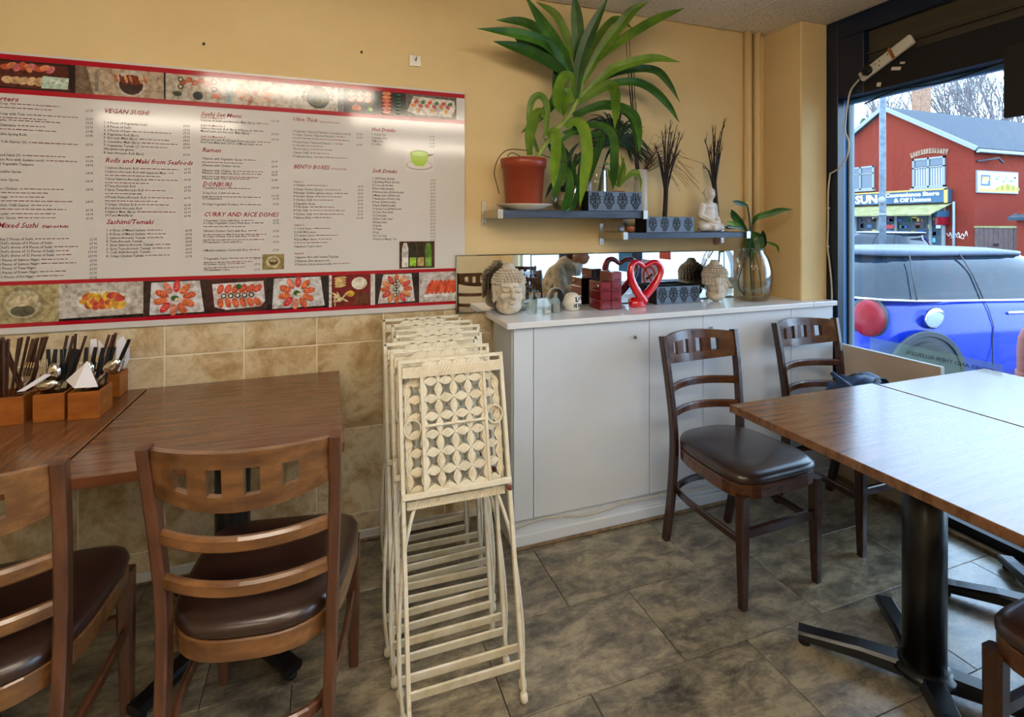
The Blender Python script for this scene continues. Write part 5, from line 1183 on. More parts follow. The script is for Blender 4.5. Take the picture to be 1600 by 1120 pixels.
for it in ITEMS:
    p0, p1 = Vector((it['b'][0], it['b'][1], B)), Vector((it['t'][0], it['t'][1], B+it['h'])); k = it['kind']
    if k == 'chop': chop(p0, p1, it['label'], it['group'])
    elif k == 'knife': knife(p0, p1, it['label'], it['group'])
    elif k == 'spoon': spoon(p0, p1, it['label'], it['group'], it['roll'])
    else: fork(p0, p1, it['label'], it['group'], it['roll'])
spoon(*ext((-.770, 2.040, B+.05), KP(985, 610, 2.040), .168), 'steel spoon leaning over the corner of the box beside the napkin', None, .2)
spoon(*ext((-.985, 2.0535, .822), (-.906, 2.0535, .8440), .17), 'steel spoon lying low over the front rims of two boxes', None, .1)
napkin([KP(640, 650, 2.055), KP(845, 465, 2.045), KP(945, 712, 2.017), KP(720, 725, 2.017)], 'white folded paper napkin hanging over the front of a cutlery box', None)
napkin([KP(160, 760, 2.044), KP(240, 752, 2.044), KP(510, 590, 2.046), KP(440, 585, 2.046), KP(260, 700, 2.044)], 'white paper napkin lying between chopstick box and middle box', None, .002)
napkin([KP(870, 400, 2.116), KP(880, 250, 2.116), KP(935, 245, 2.116), KP(950, 400, 2.116)], 'upright cream napkin behind the spoons of the napkin-front box', None)
napkin([KP(952, 400, 2.116), KP(960, 255, 2.116), KP(1010, 320, 2.116), KP(990, 420, 2.116)], 'upright white napkin behind the black knife handles', None)
napkin([KP(700, 520, 2.128), KP(770, 345, 2.128), KP(805, 360, 2.128), KP(730, 540, 2.128)], 'narrow white napkin among the knives of the middle box', None)
napkin([KP(590, 420, 2.128), KP(640, 255, 2.128), KP(690, 260, 2.128), KP(620, 430, 2.128)], 'white napkin tip behind the slanting knife of the middle box', None)
napkin([KP(1120, 560, 2.272), KP(1135, 260, 2.288), KP(1200, 215, 2.290), KP(1235, 300, 2.288), KP(1160, 560, 2.272)], 'tall white napkin standing in the box against the wall tiles', None)
napkin([KP(1200, 540, 2.300), KP(1225, 340, 2.304), KP(1258, 330, 2.304), KP(1255, 450, 2.302)], 'grey folded napkin at the edge of the box against the tiles', None)
# ================================================================== things about the shop window
# power strip screwed to the shutter panel, with plug and cable
def WP(px, py, x=2.612): return on(px, py, x=x)
a, b_ = WP(1427, 60), WP(1346, 122); mid = (a+b_)/2; d = (a-b_); L = d.length; ang = math.atan2(d.z, d.y)
t = thing('power_strip', 'white power strip fixed aslant on the dark window head', 'power strip', (2.612, mid.y, mid.z)); 
R = Matrix.Rotation(ang, 3, 'X')
def LP(u, v, w): p = Vector((2.604, mid.y, mid.z)) + R @ Vector((0, u, v)); p.x -= w; return p
q = MB(); q.box(LP(0, 0, -.004), (.022, L, .052), (ang, 0, 0), bev=.005); strip = q.build('strip_body', 'plastic_white', t)
for k in (-1.5, -.5, .5, 1.5):
    if k == (1.5 if d.y < 0 else -1.5): continue
    q = MB()
    for du, dv, w_, h_ in ((0, .012, .004, .008), (-.011, -.007, .008, .004), (.011, -.007, .008, .004)): q.box(LP(k*L*.24+du, dv, .0075), (.002, w_, h_), (ang, 0, 0))
    q.build('socket', 'plastic_black', strip)
q = MB(); q.box(LP(-.30*L if d.y > 0 else -.30*L, .004, .026), (.036, .048, .046), (ang, 0, 0), bev=.012); q.build('plug', 'plastic_black', t)
q = MB(); q.box(LP(.14*L, 0, .0095), (.003, .014, .062), (ang, 0, .0)); q.build('tape', 'caddy_wood', t)
pts = [(2.606, *WP(1344, 124)[1:])]+[(2.606, WP(px, py, 2.606).y, WP(px, py, 2.606).z) for px, py in ((1330, 140), (1325, 158), (1321, 185), (1320, 205), (1326, 222), (1323, 245), (1312, 262), (1296, 272))]
cb = thing('strip_cable', 'white cable drooping from the power strip down beside the pillar', 'cable', (2.606, pts[-1][1], pts[-1][2]))
q = MB(); q.tube(catmull(pts, 5), .0045, 7); q.build('upper_run', 'cable_white', cb)
pts = [(2.610, WP(px, py, 2.610).y, WP(px, py, 2.610).z) for px, py in ((1297, 272), (1294, 300), (1294, 350), (1293, 385), (1296, 410), (1299, 440), (1300, 468), (1299, 490), (1298, 515))]
q = MB(); q.tube(catmull(pts, 5), .0045, 7); q.build('lower_run', 'cable_white', cb)
for px, py in ((1294, 325), (1293, 385), (1299, 470), (1299, 508)):
    p = WP(px, py, 2.610); q = MB(); q.box((2.612, p.y, p.z), (.012, .014, .010), bev=.002); q.build('clip', 'plastic_white', cb)
for px, py, w_, h_, lb in ((1400, 107, .045, .016, 'long white label strip stuck below the power strip'), (1410, 98, .022, .010, 'short white label scrap stuck on the dark window head'), (1373, 132, .020, .020, 'small square white sticker on the dark window frame')):
    p = WP(px, py, 2.618); q = MB(); q.box((2.6185, p.y, p.z), (.002, w_, h_), (.25, 0, 0)); tag(q.build('sticker', 'plastic_white'), lb, 'sticker')
q = MB(); q.tube(catmull([(2.69, 1.93, 2.02), (2.66, 1.75, 2.045), (2.655, 1.55, 2.03), (2.65, 1.38, 2.045), (2.63, 1.25, 2.054)], 6), .004, 6); tag(q.build('black_cable', 'cable_black'), 'thin black cable sagging along the top of the window glass', 'cable')
# dark panel hanging in the window
pa, pb2 = on(1571, 185, x=2.60), on(1571, 84, x=2.60)
t = thing('hanging_panel', 'dark brown square panel hanging from the window head', 'panel', (2.60, pa.y-.2, pa.z))
q = MB(); q.b2(2.585, 2.61, pa.y-.42, pa.y, pa.z, pb2.z+.03, bev=.003); q.build('panel_board', 'panel_dark', t)
q = MB(); q.b2(2.597, 2.600, pa.y-.08, pa.y-.075, pb2.z+.03, 2.24); q.b2(2.597, 2.600, pa.y-.35, pa.y-.345, pb2.z+.03, 2.24); q.build('wire', 'cable_black', t)
# low board standing along the foot of the window
p0, p1 = on(1309, 533, x=2.63), on(1473, 576, x=2.63)
t = thing('riser_board', 'low beige board standing along the foot of the window', 'board', (2.622, (p0.y+p1.y)/2, .06))
q = MB(); q.b2(2.612, 2.632, p1.y, p0.y-.012, .0185, .728, bev=.001); q.build('board', 'riser_board', t)
q = MB(); q.b2(2.610, 2.634, p1.y-.004, p0.y-.012, .7285, .733, bev=.001); q.b2(2.610, 2.634, p1.y-.005, p1.y-.0005, .0185, .728, bev=.001); q.build('edge_strip', 'board_edge', t)
# printed notice stuck low on the glass, lettering towards the street
xg = 2.7105; c0, c1, c2, c3 = on(1359, 526, x=xg), on(1566, 566, x=xg), on(1566, 578, x=xg), on(1395, 612, x=xg)
t = thing('window_notice', 'pale see-through notice stuck low on the window glass, writing reversed', 'notice', (xg, (c0.y+c1.y)/2, .5))
zt, zbm = c0.z-.002, c0.z-.17
q = MB(); q.add([(xg, c0.y, zt), (xg, c1.y, zt), (xg, c1.y, zbm+.13), (xg, c1.y+.12, zbm), (xg, c0.y, zbm)], [(0, 1, 2, 3, 4)]); q.build('sheet', 'notice', t, fix=False)
cu = bpy.data.curves.new('t', 'FONT'); cu.body = 'DISHES AND THEIR ALLERGEN'; cu.size = .026; o = bpy.data.objects.new('t', cu); C.objects.link(o)
dg = bpy.context.evaluated_depsgraph_get(); dg.update(); me = o.evaluated_get(dg).to_mesh(); q = MB()
q.add([(xg-.001, c1.y+.03+v.co.x*1.0, zt-.045+v.co.y) for v in me.vertices], [tuple(p.vertices) for p in me.polygons]); q.build('lettering', 'ink_black', t, fix=False); bpy.data.objects.remove(o)
# signs on the glass beside the camera, seen in the mirror behind the heart
t = thing('no_smoking_sign', 'pale lilac no-smoking sign on the window, seen only in the mirror behind the heart', 'sign', (2.700, .72, .78))
M('sign_lilac', '#b9b4dc', .5); M('sign_sky', '#2a7fc4', .5); M('sign_coral', '#d65a50', .5)
q = MB(); q.b2(2.704, 2.710, .63, .88, .76, 1.06); q.build('sheet', 'sign_lilac', t)
q = MB(); ring = [(2.7025, .755+.09*math.cos(a), .91+.09*math.sin(a)) for a in [2*PI*i/28 for i in range(28)]]; q.tube(ring, .009, 6, closed=True); q.tube([(2.7025, .70, .97), (2.7025, .81, .85)], .008, 6); q.build('red_ring', 'red_gloss', t)
q = MB(); q.box((2.7025, .755, .91), (.002, .11, .022), (.5, 0, 0)); q.build('cigarette', 'ink_black', t)
q = MB(); q.b2(2.705, 2.710, .24, .52, .92, 1.30); tag(q.build('blue_notice', 'sign_sky'), 'bright blue notice on the window, seen only in the mirror', 'notice')
q = MB(); q.b2(2.705, 2.710, .90, 1.05, 1.08, 1.34); tag(q.build('red_notice', 'sign_coral'), 'coral red notice on the window, seen only in the mirror', 'notice')
# bag on the far chair
t = thing('bag', 'crumpled dark blue bag lying on the seat of the chair by the window', 'bag', (2.30, 1.66, .487))
pr = [('e', (0, 0, .075), (.115, .105, .075)), ('e', (.06, .02, .10), (.07, .07, .05)), ('e', (-.07, .03, .06), (.07, .08, .058)), ('e', (.08, -.04, .055), (.06, .06, .052)), ('e', (-.03, -.05, .11), (.06, .05, .045)), ('e', (0, .05, .05), (.10, .06, .05))]
pr += [('c', (-.10+.05*i, -.07, .10+.03*math.sin(i)), (-.08+.05*i, .07, .115+.03*math.cos(i)), .012, .010) for i in range(5)]
rb = random.Random(6)
for k in range(16):
    a_ = rb.uniform(0, 2*PI); r_ = rb.uniform(.03, .09); p_ = Vector((r_*math.cos(a_), r_*math.sin(a_)*.9, .15-.5*r_)); d_ = Vector((rb.uniform(-1, 1), rb.uniform(-1, 1), rb.uniform(-.4, .2)))*.035; pr.append(('c', p_-d_, p_+d_, .011, .007))
blob_part('bag_body', pr, 'bag_blue', t, .007, 1); t.scale = (1.1, 1.1, 1.35)
q = MB(); q.bar(catmull([(-.11, -.05, .09), (-.05, -.07, .142), (.03, -.06, .150), (.10, -.05, .10)], 5), .022, .004, ch=0); q.bar(catmull([(-.08, .04, .11), (-.01, .02, .150), (.08, .03, .125)], 5), .018, .004, ch=0); q.build('strap', 'handle_black', t, LOCAL)
# ================================================================== outside
GZ = -.24
def gz(x): return GZ-.004 if x < 9 else GZ-.004 + (-.62-GZ)*(x-9)/51
b = MB(); b.b2(2.81, 9.0, -8, 40, GZ-.2, GZ); o = b.build('pavement', 'pavement'); o['kind'] = 'structure'
b = MB(); b.add([(9, -8, GZ-.004), (90, -8, gz(90)), (90, 75, gz(90)), (9, 75, GZ-.004), (9, -8, -1.6), (90, -8, -1.6), (90, 75, -1.6), (9, 75, -1.6)], [(0,1,2,3), (4,7,6,5), (0,4,5,1), (1,5,6,2), (2,6,7,3), (3,7,4,0)]); o = b.build('street', 'asphalt'); o['kind'] = 'structure'
# ------------------------------------------------------------------ cars
def rrect(x0, x1, w, n=9, p=4.0):
    out = []; cx, hx = (x0+x1)/2, (x1-x0)/2; N = 40
    for i in range(N):
        a = 2*PI*i/N; c, s_ = math.cos(a), math.sin(a); r = (abs(c)**p+abs(s_)**p)**(-1/p); out.append((cx+r*c*hx, r*s_*w))
    return out
def make_car(name, label, loc, rz, paint, roofp, Lc=3.83, Wc=.865, H=1.40, belt=.95, boxy=0.0):
    t = thing(name, label, 'car', loc, rz)
    rings = [(rrect(.10, Lc-.12, Wc*.88), .20), (rrect(.02, Lc-.03, Wc*.97), .34), (rrect(.0, Lc, Wc, p=4.5), .55), (rrect(.03, Lc-.10, Wc*.995), .72), (rrect(.07, Lc-.35, Wc*.96), belt-.08), (rrect(.10, Lc-.75, Wc*.92), belt)]
    q = MB(); vs = []; n = 40
    for out, z in rings: vs += [(x, y, z - (.055*(x/Lc) if z > .6 else 0)) for x, y in out]
    fs = [(j*n+i, j*n+(i+1) % n, (j+1)*n+(i+1) % n, (j+1)*n+i) for j in range(len(rings)-1) for i in range(n)] + [tuple(range(n))[::-1], tuple((len(rings)-1)*n+i for i in range(n))]
    q.add(vs, fs, 0, True)
    # bonnet
    q.add([(x, y, .70) for x, y in rrect(2.45, Lc-.14, Wc*.93)] + [(x, y, .86) for x, y in rrect(2.3, Lc-.45, Wc*.84)], [(i, (i+1) % n, n+(i+1) % n, n+i) for i in range(n)] + [tuple(n+i for i in range(n))], 0, True)
    body = q.build('body', paint, t, LOCAL)
    zt = H-.06; zb_ = belt-.012
    o0, o1, o2 = rrect(.12, 2.92, Wc*.905, p=6), rrect(.24+.1*boxy, 2.45, Wc*.82, p=6), rrect(.40-.1*boxy, 1.98, Wc*.73, p=5)
    q = MB(); dz = lambda x: -.055*(x/Lc)
    vs = [(x, y, zb_+dz(x)) for x, y in o0] + [(x, y, (zb_*.45+zt*.55)) for x, y in o1] + [(x, y, zt) for x, y in o2]
    q.add(vs, [(j*n+i, j*n+(i+1) % n, (j+1)*n+(i+1) % n, (j+1)*n+i) for j in range(2) for i in range(n)] + [tuple(2*n+i for i in range(n))], 0, True); gh = q.build('glasshouse', 'car_glass', t, LOCAL)
    q = MB(); vs = [(x, y, zt-.012) for x, y in rrect(.33-.1*boxy, 2.04, Wc*.755, p=5)] + [(x, y, zt+.018) for x, y in rrect(.33-.1*boxy, 2.04, Wc*.745, p=5)] + [(x, y, zt+.045) for x, y in rrect(.55, 1.85, Wc*.60)] + [(x, y, zt+.058) for x, y in rrect(.9, 1.5, Wc*.3)]
    q.add(vs, [(j*n+i, j*n+(i+1) % n, (j+1)*n+(i+1) % n, (j+1)*n+i) for j in range(3) for i in range(n)] + [tuple(range(n))[::-1], tuple(3*n+i for i in range(n))], 0, True); q.build('roof', roofp, t, LOCAL)
    q = MB(); q.tube([(x, y, belt+dz(x)+.004) for x, y in rrect(.09, 2.96, Wc*.925, p=6)], .011, 6, closed=True); q.build('belt_trim', 'chrome', t, LOCAL)
    for s_ in (-1, 1):
        for x in (.52, 3.05):
            q = MB(); seg = 28
            q.T = Matrix.Translation((x, s_*(Wc-.10), .30)) @ Matrix.Rotation(-s_*PI/2, 4, 'X')
            q.lathe([(.20, .0), (.30, .0), (.308, .03), (.308, .12), (.295, .145), (.215, .15)], seg); w = q.build('tyre', 'tyre', t, LOCAL)
            q = MB(); q.T = Matrix.Translation((x, s_*(Wc-.10), .30)) @ Matrix.Rotation(-s_*PI/2, 4, 'X'); q.lathe([(.212, .03), (.212, .142), (.19, .13), (.18, .11), (.05, .125), (.0, .128)], seg)
            for k in range(8): q.box((.115*math.cos(k*PI/4), .115*math.sin(k*PI/4), .128), (.16, .03, .02), (0, 0, k*PI/4))
            q.build('rim', 'steel', w, LOCAL)
            q = MB(); arc = [(x+.375*math.cos(a), s_*(Wc-.004), .30+.375*math.sin(a)) for a in [PI*i/18 for i in range(19)]]; q.bar(arc, .05, .030, up=(0, 1, 0)); q.add([(x+.37*math.cos(PI*i/18), s_*(Wc-.002), .30+.37*math.sin(PI*i/18)) for i in range(19)], [tuple(range(19))]); q.build('arch_trim', 'arch_black', t, LOCAL)
        q = MB(); q.ell((.185, s_*.615, belt-.17), (.05, .150, .190), 20, 12, (0, 0, s_*-PI/4)); tl2 = q.build('lamp_bezel', 'arch_black', t, LOCAL)
        q = MB(); q.ell((.165, s_*.635, belt-.17), (.055, .125, .165), 20, 12, (0, 0, s_*-PI/4)); q.build('tail_lamp', 'lamp_red', t, LOCAL)
        q = MB(); q.box((1.48, s_*(Wc*.965+.012), belt-.125), (.17, .022, .028), bev=.010); q.build('door_handle', 'chrome', t, LOCAL)
        q = MB(); q.tube([(1.20, s_*(Wc+.0005), .35), (1.20, s_*(Wc+.001), .6), (1.22, s_*(Wc*.995), .72), (1.20, s_*(Wc*.965), belt-.085), (1.20, s_*(Wc*.925), belt-.01)], .004, 5); q.tube([(1.20, s_*Wc*.912, belt), (1.17, s_*Wc*.835, (zb_*.45+zt*.55)+.005), (1.12, s_*Wc*.755, zt)], .006, 5); q.tube([(.50, s_*Wc*.915, belt), (.53, s_*Wc*.835, (zb_*.45+zt*.55)), (.58, s_*Wc*.75, zt)], .006, 5); q.build('shut_line', 'arch_black', t, LOCAL)
    q = MB(); q.T = Matrix.Translation((.62, -(Wc*.975+.004), belt-.15)) @ Matrix.Rotation(PI/2, 4, 'X') @ Matrix.Rotation(.2, 4, 'X'); q.lathe([(.095, -.02), (.095, .004), (.085, .010), (.06, .016), (0, .019)], 24); q.build('fuel_cap', 'chrome', t, LOCAL)
    q = MB(); q.b2(-.03, .12, -Wc*.8, Wc*.8, .30, .48, bev=.03); q.build('bumper', 'arch_black', t, LOCAL)
    return t
c = on(1464, 500, x=4.95)
hd = math.radians(-10); off = Matrix.Rotation(hd, 3, 'Z') @ Vector((.62, -.865, 0))
make_car('blue_hatchback', 'blue hatchback car with red tail lamp parked right outside the window', (c.x-off.x, c.y-off.y, GZ), hd, 'car_blue', 'car_roof')
p = on(1447, 365, x=18.4)
make_car('silver_estate', 'silver estate car parked in front of the brick shop', (18.4, p.y, gz(18.4)), PI/2, 'car_silver', 'car_silver', 4.3, .88, 1.46, .96, 1.0)
# ------------------------------------------------------------------ rust-red post just outside
p = on(1611, 510, x=3.6); q = MB(); q.lathe([(.075, 0), (.075, .94), (.070, 1.0), (.052, 1.05), (.02, 1.075), (0, 1.08)], 20, (p.x, p.y-.02, GZ)); q.T = None
t = thing('rust_post', 'rust-red round post standing just outside the window', 'post', (p.x, p.y-.02, GZ)); q.build('post_body', 'rust_post', t)
q = MB(); q.lathe([(.082, .78), (.082, .82)], 20, (p.x, p.y-.02, GZ)); q.build('collar', 'rust_post', t)
# ------------------------------------------------------------------ lamp post
lp = on(1379, 300, x=13.2); t = thing('lamp_post', 'tall grey street lamp post in front of the shop', 'lamp post', (lp.x, lp.y, gz(lp.x)))
q = MB(); q.tube([(lp.x, lp.y, gz(lp.x)), (lp.x, lp.y, 1.6), (lp.x, lp.y, 8.0)], [.085, .075, .06], 14); q.tube(catmull([(lp.x, lp.y, 8.0), (lp.x-.1, lp.y, 8.3), (lp.x-.9, lp.y, 8.5)], 4), .04, 8); q.build('pole', 'pole_grey', t)
q = MB(); q.box((lp.x-1.2, lp.y, 8.5), (.7, .25, .12), bev=.04); q.build('lamp_head', 'pole_grey', t)
z1 = on(1379, 335, x=13.2).z; q = MB(); q.lathe([(.095, -.03), (.095, .03)], 14, (lp.x, lp.y, z1)); q.build('band', 'upvc', t)
z1 = on(1382, 313, x=13.2).z; q = MB(); q.T = Matrix.Translation((lp.x-.10, lp.y-.05, z1)) @ Matrix.Rotation(-PI/2, 4, 'Y'); q.lathe([(.10, 0), (.10, .01)], 20); q.build('round_plate', 'upvc', t)
# ------------------------------------------------------------------ brick shop across the street
XF = 22.0
def F(px, py): v = on(px, py, x=XF); return v.y, v.z
yc = F(1522, 300)[0]; ya, za = F(1384, 171); ze = F(1520, 231)[1]; gg = gz(XF)-.02; yl = 2*ya-yc
shop = thing('brick_shop', 'red brick corner shop with slate roof across the street', 'building', (XF+3, ya, gg))
q = MB(); D = 14.0
poly = [(yc, gg), (yl, gg), (yl, ze), (ya, za), (yc, ze)]
n = 5; q.add([(XF, y, z) for y, z in poly] + [(XF+D, y, z) for y, z in poly], [tuple(range(5)), tuple(range(5, 10))[::-1]] + [(i, 5+i, 5+(i+1) % 5, (i+1) % 5) for i in range(5)]); q.build('wall', 'brick_far', shop)
ov = .18
for s_, ye in ((1, yc), (-1, yl)):
    dy = ye-ya; dz_ = ze-za; k = 1.06; q = MB(); e = (ya+dy*k, za+dz_*k)
    q.add([(XF-ov, ya, za+.10), (XF+D, ya, za+.10), (XF+D, e[0], e[1]+.10), (XF-ov, e[0], e[1]+.10), (XF-ov, ya, za-.04), (XF+D, ya, za-.04), (XF+D, e[0], e[1]-.04), (XF-ov, e[0], e[1]-.04)], [(0,1,2,3), (4,7,6,5), (0,3,7,4), (1,5,6,2), (2,6,7,3), (0,4,5,1)]); rf = q.build('roof', 'slate', shop)
    q = MB(); q.bar([(XF-ov-.03, ya, za+.06), (XF-ov-.03, e[0], e[1]+.06)], .05, .16, up=(0, 0, 1), ch=0); q.build('verge_board', 'upvc', rf)
    q = MB(); q.bar([(XF-ov, e[0]-.03*s_, e[1]-.02), (XF+D, e[0]-.03*s_, e[1]-.02)], .12, .12, ch=.2); q.build('gutter', 'lead', rf)
def shop_window(x, ya_, yb_, z0, z1, side='F'):
    w = thing_part('window', shop)
    return w
def window_at(pxa, pxb, pya, pyb, blinds=False):
    y0, zt_ = F(pxa, pya); y1, _ = F(pxb, pya); zb_ = F((pxa+pxb)/2, pyb)[1]; w = .07
    q = MB(); X = XF-.04
    for a in ((y0, y1, zb_, zb_+w), (y0, y1, zt_-w, zt_), (y0-w, y0, zb_, zt_), (y1, y1+w, zb_, zt_), ((y0+y1)/2-w*.45, (y0+y1)/2+w*.45, zb_, zt_), (y1, y0, zb_+(zt_-zb_)*.66, zb_+(zt_-zb_)*.66+w*.7)): q.b2(X-.03, XF+.01, min(a[0], a[1]), max(a[0], a[1]), a[2], a[3])
    q.b2(X-.10, XF, y1-.05, y0+.05, zb_-.07, zb_); fr = q.build('window', 'upvc', shop)
    for (u0, u1) in ((0, .47), (.53, 1)):
        for (v0, v1) in ((.03, .65), (.72, .97)):
            q = MB(); q.b2(XF-.03, XF-.015, y1+(y0-y1)*u0, y1+(y0-y1)*u1, zb_+(zt_-zb_)*v0, zb_+(zt_-zb_)*v1); q.build('pane', 'window_dark', fr)
            if blinds and v0 < .1:
                q = MB(); yy0, yy1 = y1+(y0-y1)*u0, y1+(y0-y1)*u1
                for k in range(6): q.b2(XF-.035, XF-.031, yy0+(yy1-yy0)*(k+.15)/6, yy0+(yy1-yy0)*(k+.6)/6, zb_+(zt_-zb_)*v0, zb_+(zt_-zb_)*v1)
                q.build('blind_slats', 'blind', fr)
window_at(1427, 1478, 249, 293, True); window_at(1325, 1367, 263, 297)
q = MB()   # brick arch over the window
ya0, za0 = F(1425, 247); ya1, _ = F(1480, 247)
for i in range(14):
    u = i/13; q.box((XF-.01, ya0+(ya1-ya0)*u, za0+.10+.10*math.sin(PI*u)), (.05, .075, .20), ((u-.5)*.35, 0, 0))
q.build('window_arch', 'chimney_brick', shop)
# fascia sign
(yR, zR) = F(1488, 296); zs0, zs1 = F(1400, 319)[1], F(1400, 300)[1]; yL = F(1300, 300)[0]
sg = thing('shop_sign', 'blue fascia sign of the shop reading SUN Convenience Store and Off Licence', 'shop sign', (XF-.2, (yR+yL)/2, zs0))
q = MB(); q.b2(XF-.25, XF-.01, yR, yL, zs0, zs1, bev=.01); q.build('fascia', 'sign_blue', sg)
q = MB(); q.b2(XF-.28, XF-.251, yR, yR+.12, zs0-.02, zs1+.02); q.b2(XF-.28, XF-.251, yR, yL, zs1-.03, zs1+.03); q.build('gold_frame', 'gold', sg)
def wtext(body, size, mat, parent, name, yleft, zbase, x, bold=0.0, sx=1.0):
    cu = bpy.data.curves.new('t', 'FONT'); cu.body = body; cu.size = size; cu.offset = bold; cu.extrude = .01; cu.resolution_u = 2
    o = bpy.data.objects.new('t', cu); C.objects.link(o); dg = bpy.context.evaluated_depsgraph_get(); dg.update(); me = o.evaluated_get(dg).to_mesh()
    q = MB(); q.add([(x-v.co.z, yleft-v.co.x*sx, zbase+v.co.y) for v in me.vertices], [tuple(p.vertices) for p in me.polygons]); r = q.build(name, mat, parent, fix=False)
    bpy.data.objects.remove(o); return r
hs = zs1-zs0
wtext('SUN', hs*.95, 'sign_cream', sg, 'lettering', F(1343, 310)[0], zs0+hs*.15, XF-.262, .014, 1.05)
wtext('Convenience Store', hs*.44, 'sign_white', sg, 'lettering', F(1390, 308)[0], zs0+hs*.56, XF-.262, .007, 1.16)
wtext('& Off Licence', hs*.42, 'sign_white', sg, 'lettering', F(1404, 315)[0], zs0+hs*.14, XF-.262, .007, 1.16)
# awning
az1 = zs0-.02; fy, fz = F(1330, 337); az0 = az1-.42; XA = XF-1.25
aw = thing('shop_awning', 'cream fabric awning sloping out below the blue shop sign', 'awning', (XF-.6, (yR+yL)/2, az0))
yR2 = F(1489, 300)[0]
q = MB(); q.add([(XF-.02, yR2, az1), (XF-.02, yL, az1), (XA, yL, az0), (XA, yR2, az0), (XF-.02, yR2, az1-.02), (XF-.02, yL, az1-.02), (XA, yL, az0-.02), (XA, yR2, az0-.02)], [(0,1,2,3), (4,7,6,5), (0,3,7,4), (2,6,7,3), (1,5,6,2)]); q.build('canopy', 'awning', aw)
q = MB(); q.b2(XA-.03, XA+.03, yR2, yL, az0-.06, az0-.005); q.build('front_bar', 'awning', aw)
# shop front under the awning
q = MB(); z0 = gg; q.b2(XF-.06, XF-.005, F(1475, 350)[0], yL, z0+.3, az1-.1); q.build('shopfront_glass', 'shop_inner', shop)
fr_ = MB()
for px in (1340, 1375, 1403, 1457, 1477): y = F(px, 350)[0]; fr_.b2(XF-.14, XF-.06, y-.05, y+.05, z0, az1-.1)
fr_.b2(XF-.12, XF-.06, F(1475, 350)[0], yL, az1-.35, az1-.25); fr_.build('shopfront_frame', 'upvc', shop)
rg = random.Random(2); q = MB(); cols = ['#3a6ea8', '#c23a3a', '#d8c04a', '#3a8a5a', '#e6e6e0', '#2a4ab0', '#5aa0c8', '#8a3a7a', '#20282e']
for k in range(130):
    y = rg.uniform(F(1474, 350)[0]+.1, F(1335, 350)[0]); z = z0+.5+.27*rg.randint(0, 6); w, h = rg.uniform(.06, .22), rg.uniform(.08, .2)
    if z+h > az1-.3: continue
    q.b2(XF-.10, XF-.061, y-w/2, y+w/2, z, z+h, col=rg.choice(cols))
o = q.build('shelf_goods', 'paint_attr', shop); o['kind'] = 'stuff'
q = MB(); y = F(1392, 360)[0]; q.b2(XF-.13, XF-.101, y-.2, y+.2, F(1392, 357)[1], F(1392, 351)[1], col='#d23a3a'); q.build('red_notice', 'paint_attr', shop)
y, z = F(1482, 340); t = thing('lottery_sign', 'small red and blue projecting sign at the corner of the shopfront', 'sign', (XF-.4, y, z)); q = MB(); q.b2(XF-.7, XF-.02, y-.04, y+.04, z+.02, z+.26, bev=.01); q.build('panel', 'sign_blue', t); q = MB(); q.b2(XF-.72, XF-.02, y-.05, y+.05, z-.28, z+.015, bev=.02); q.build('red_tongue', 'lamp_red', t)
yd = F(1492, 300)[0]; q = MB(); q.tube([(XF-.07, yd, gg), (XF-.07, yd, F(1492, 315)[1])], .045, 8); tag(q.build('drain_pipe', 'lead'), 'thin grey drain pipe on the brick wall beside the awning', 'pipe')
# graffiti scribble on the brick
gr = thing('graffiti', 'white spray-paint scribble on the brick wall next to the gate', 'graffiti', (XF-.01, F(1495, 368)[0], F(1495, 372)[1])); q = MB()
pts = [(1479, 364), (1483, 369), (1485, 363), (1488, 370), (1492, 364), (1495, 368), (1498, 363), (1500, 371), (1504, 365), (1507, 370), (1510, 361), (1512, 369)]
q.tube(catmull([(XF-.0112, *F(a, b_)) for a, b_ in pts], 4), .011, 6); q.tube(catmull([(XF-.0105, *F(a, b_)) for a, b_ in ((1485, 372), (1495, 370), (1505, 373), (1506, 371))], 4), .010, 6); q.build('spray_line', 'sign_white', gr)
# billboard on the side wall
def S(px, py): v = on(px, py, y=yc); return v.x, v.z
x0, zt_ = S(1524, 266); x1, _ = S(1588, 266); zb_ = S(1556, 302)[1]
bb = thing('billboard', 'white framed advert board with yellow field on the side of the shop', 'billboard', ((x0+x1)/2, yc-.03, zb_))
q = MB(); q.b2(x0, x1, yc-.06, yc-.002, zb_, zt_); q.build('frame', 'upvc', bb)
q = MB(); a = .05; Y = yc-.062; W_, H_ = x1-x0-2*a, zt_-zb_-2*a; X_, Z_ = x0+a, zb_+a
def br(u0, u1, v0, v1, col, k=0): q.add([(X_+W_*u, Y-.002*k, Z_+H_*v) for u, v in ((u0, v0), (u1, v0), (u1, v1), (u0, v1))], [(0, 1, 2, 3)], 0, False, col)
br(0, 1, 0, 1, '#cfe4ea'); br(0, 1, 0, .14, '#e8cf3a', 1); br(.06, .30, .28, .86, '#2c4a66', 1)
for i in range(14): u = .40+.045*i; v = .14+.28*math.sin(PI*(i+1)/16); br(u, u+.06, .10, v, ['#d8c030', '#8a9a2a', '#e6d84a'][i % 3], 2)
for i in range(9): u, v = .42+.06*i, .62+.12*math.sin(i*1.7); br(u, u+.07, v, v+.10, ['#3a7aa0', '#7ab06a', '#c8dce0'][i % 3], 2)
br(.10, .26, .55, .74, '#e8d23a', 2); br(.80, .95, .70, .92, '#f0ece0', 2)
for i in range(10): br(.05+.09*i, .11+.09*i, .05, .09, '#9a5a2a', 2)
q.build('poster_print', 'paint_attr', bb, fix=False)
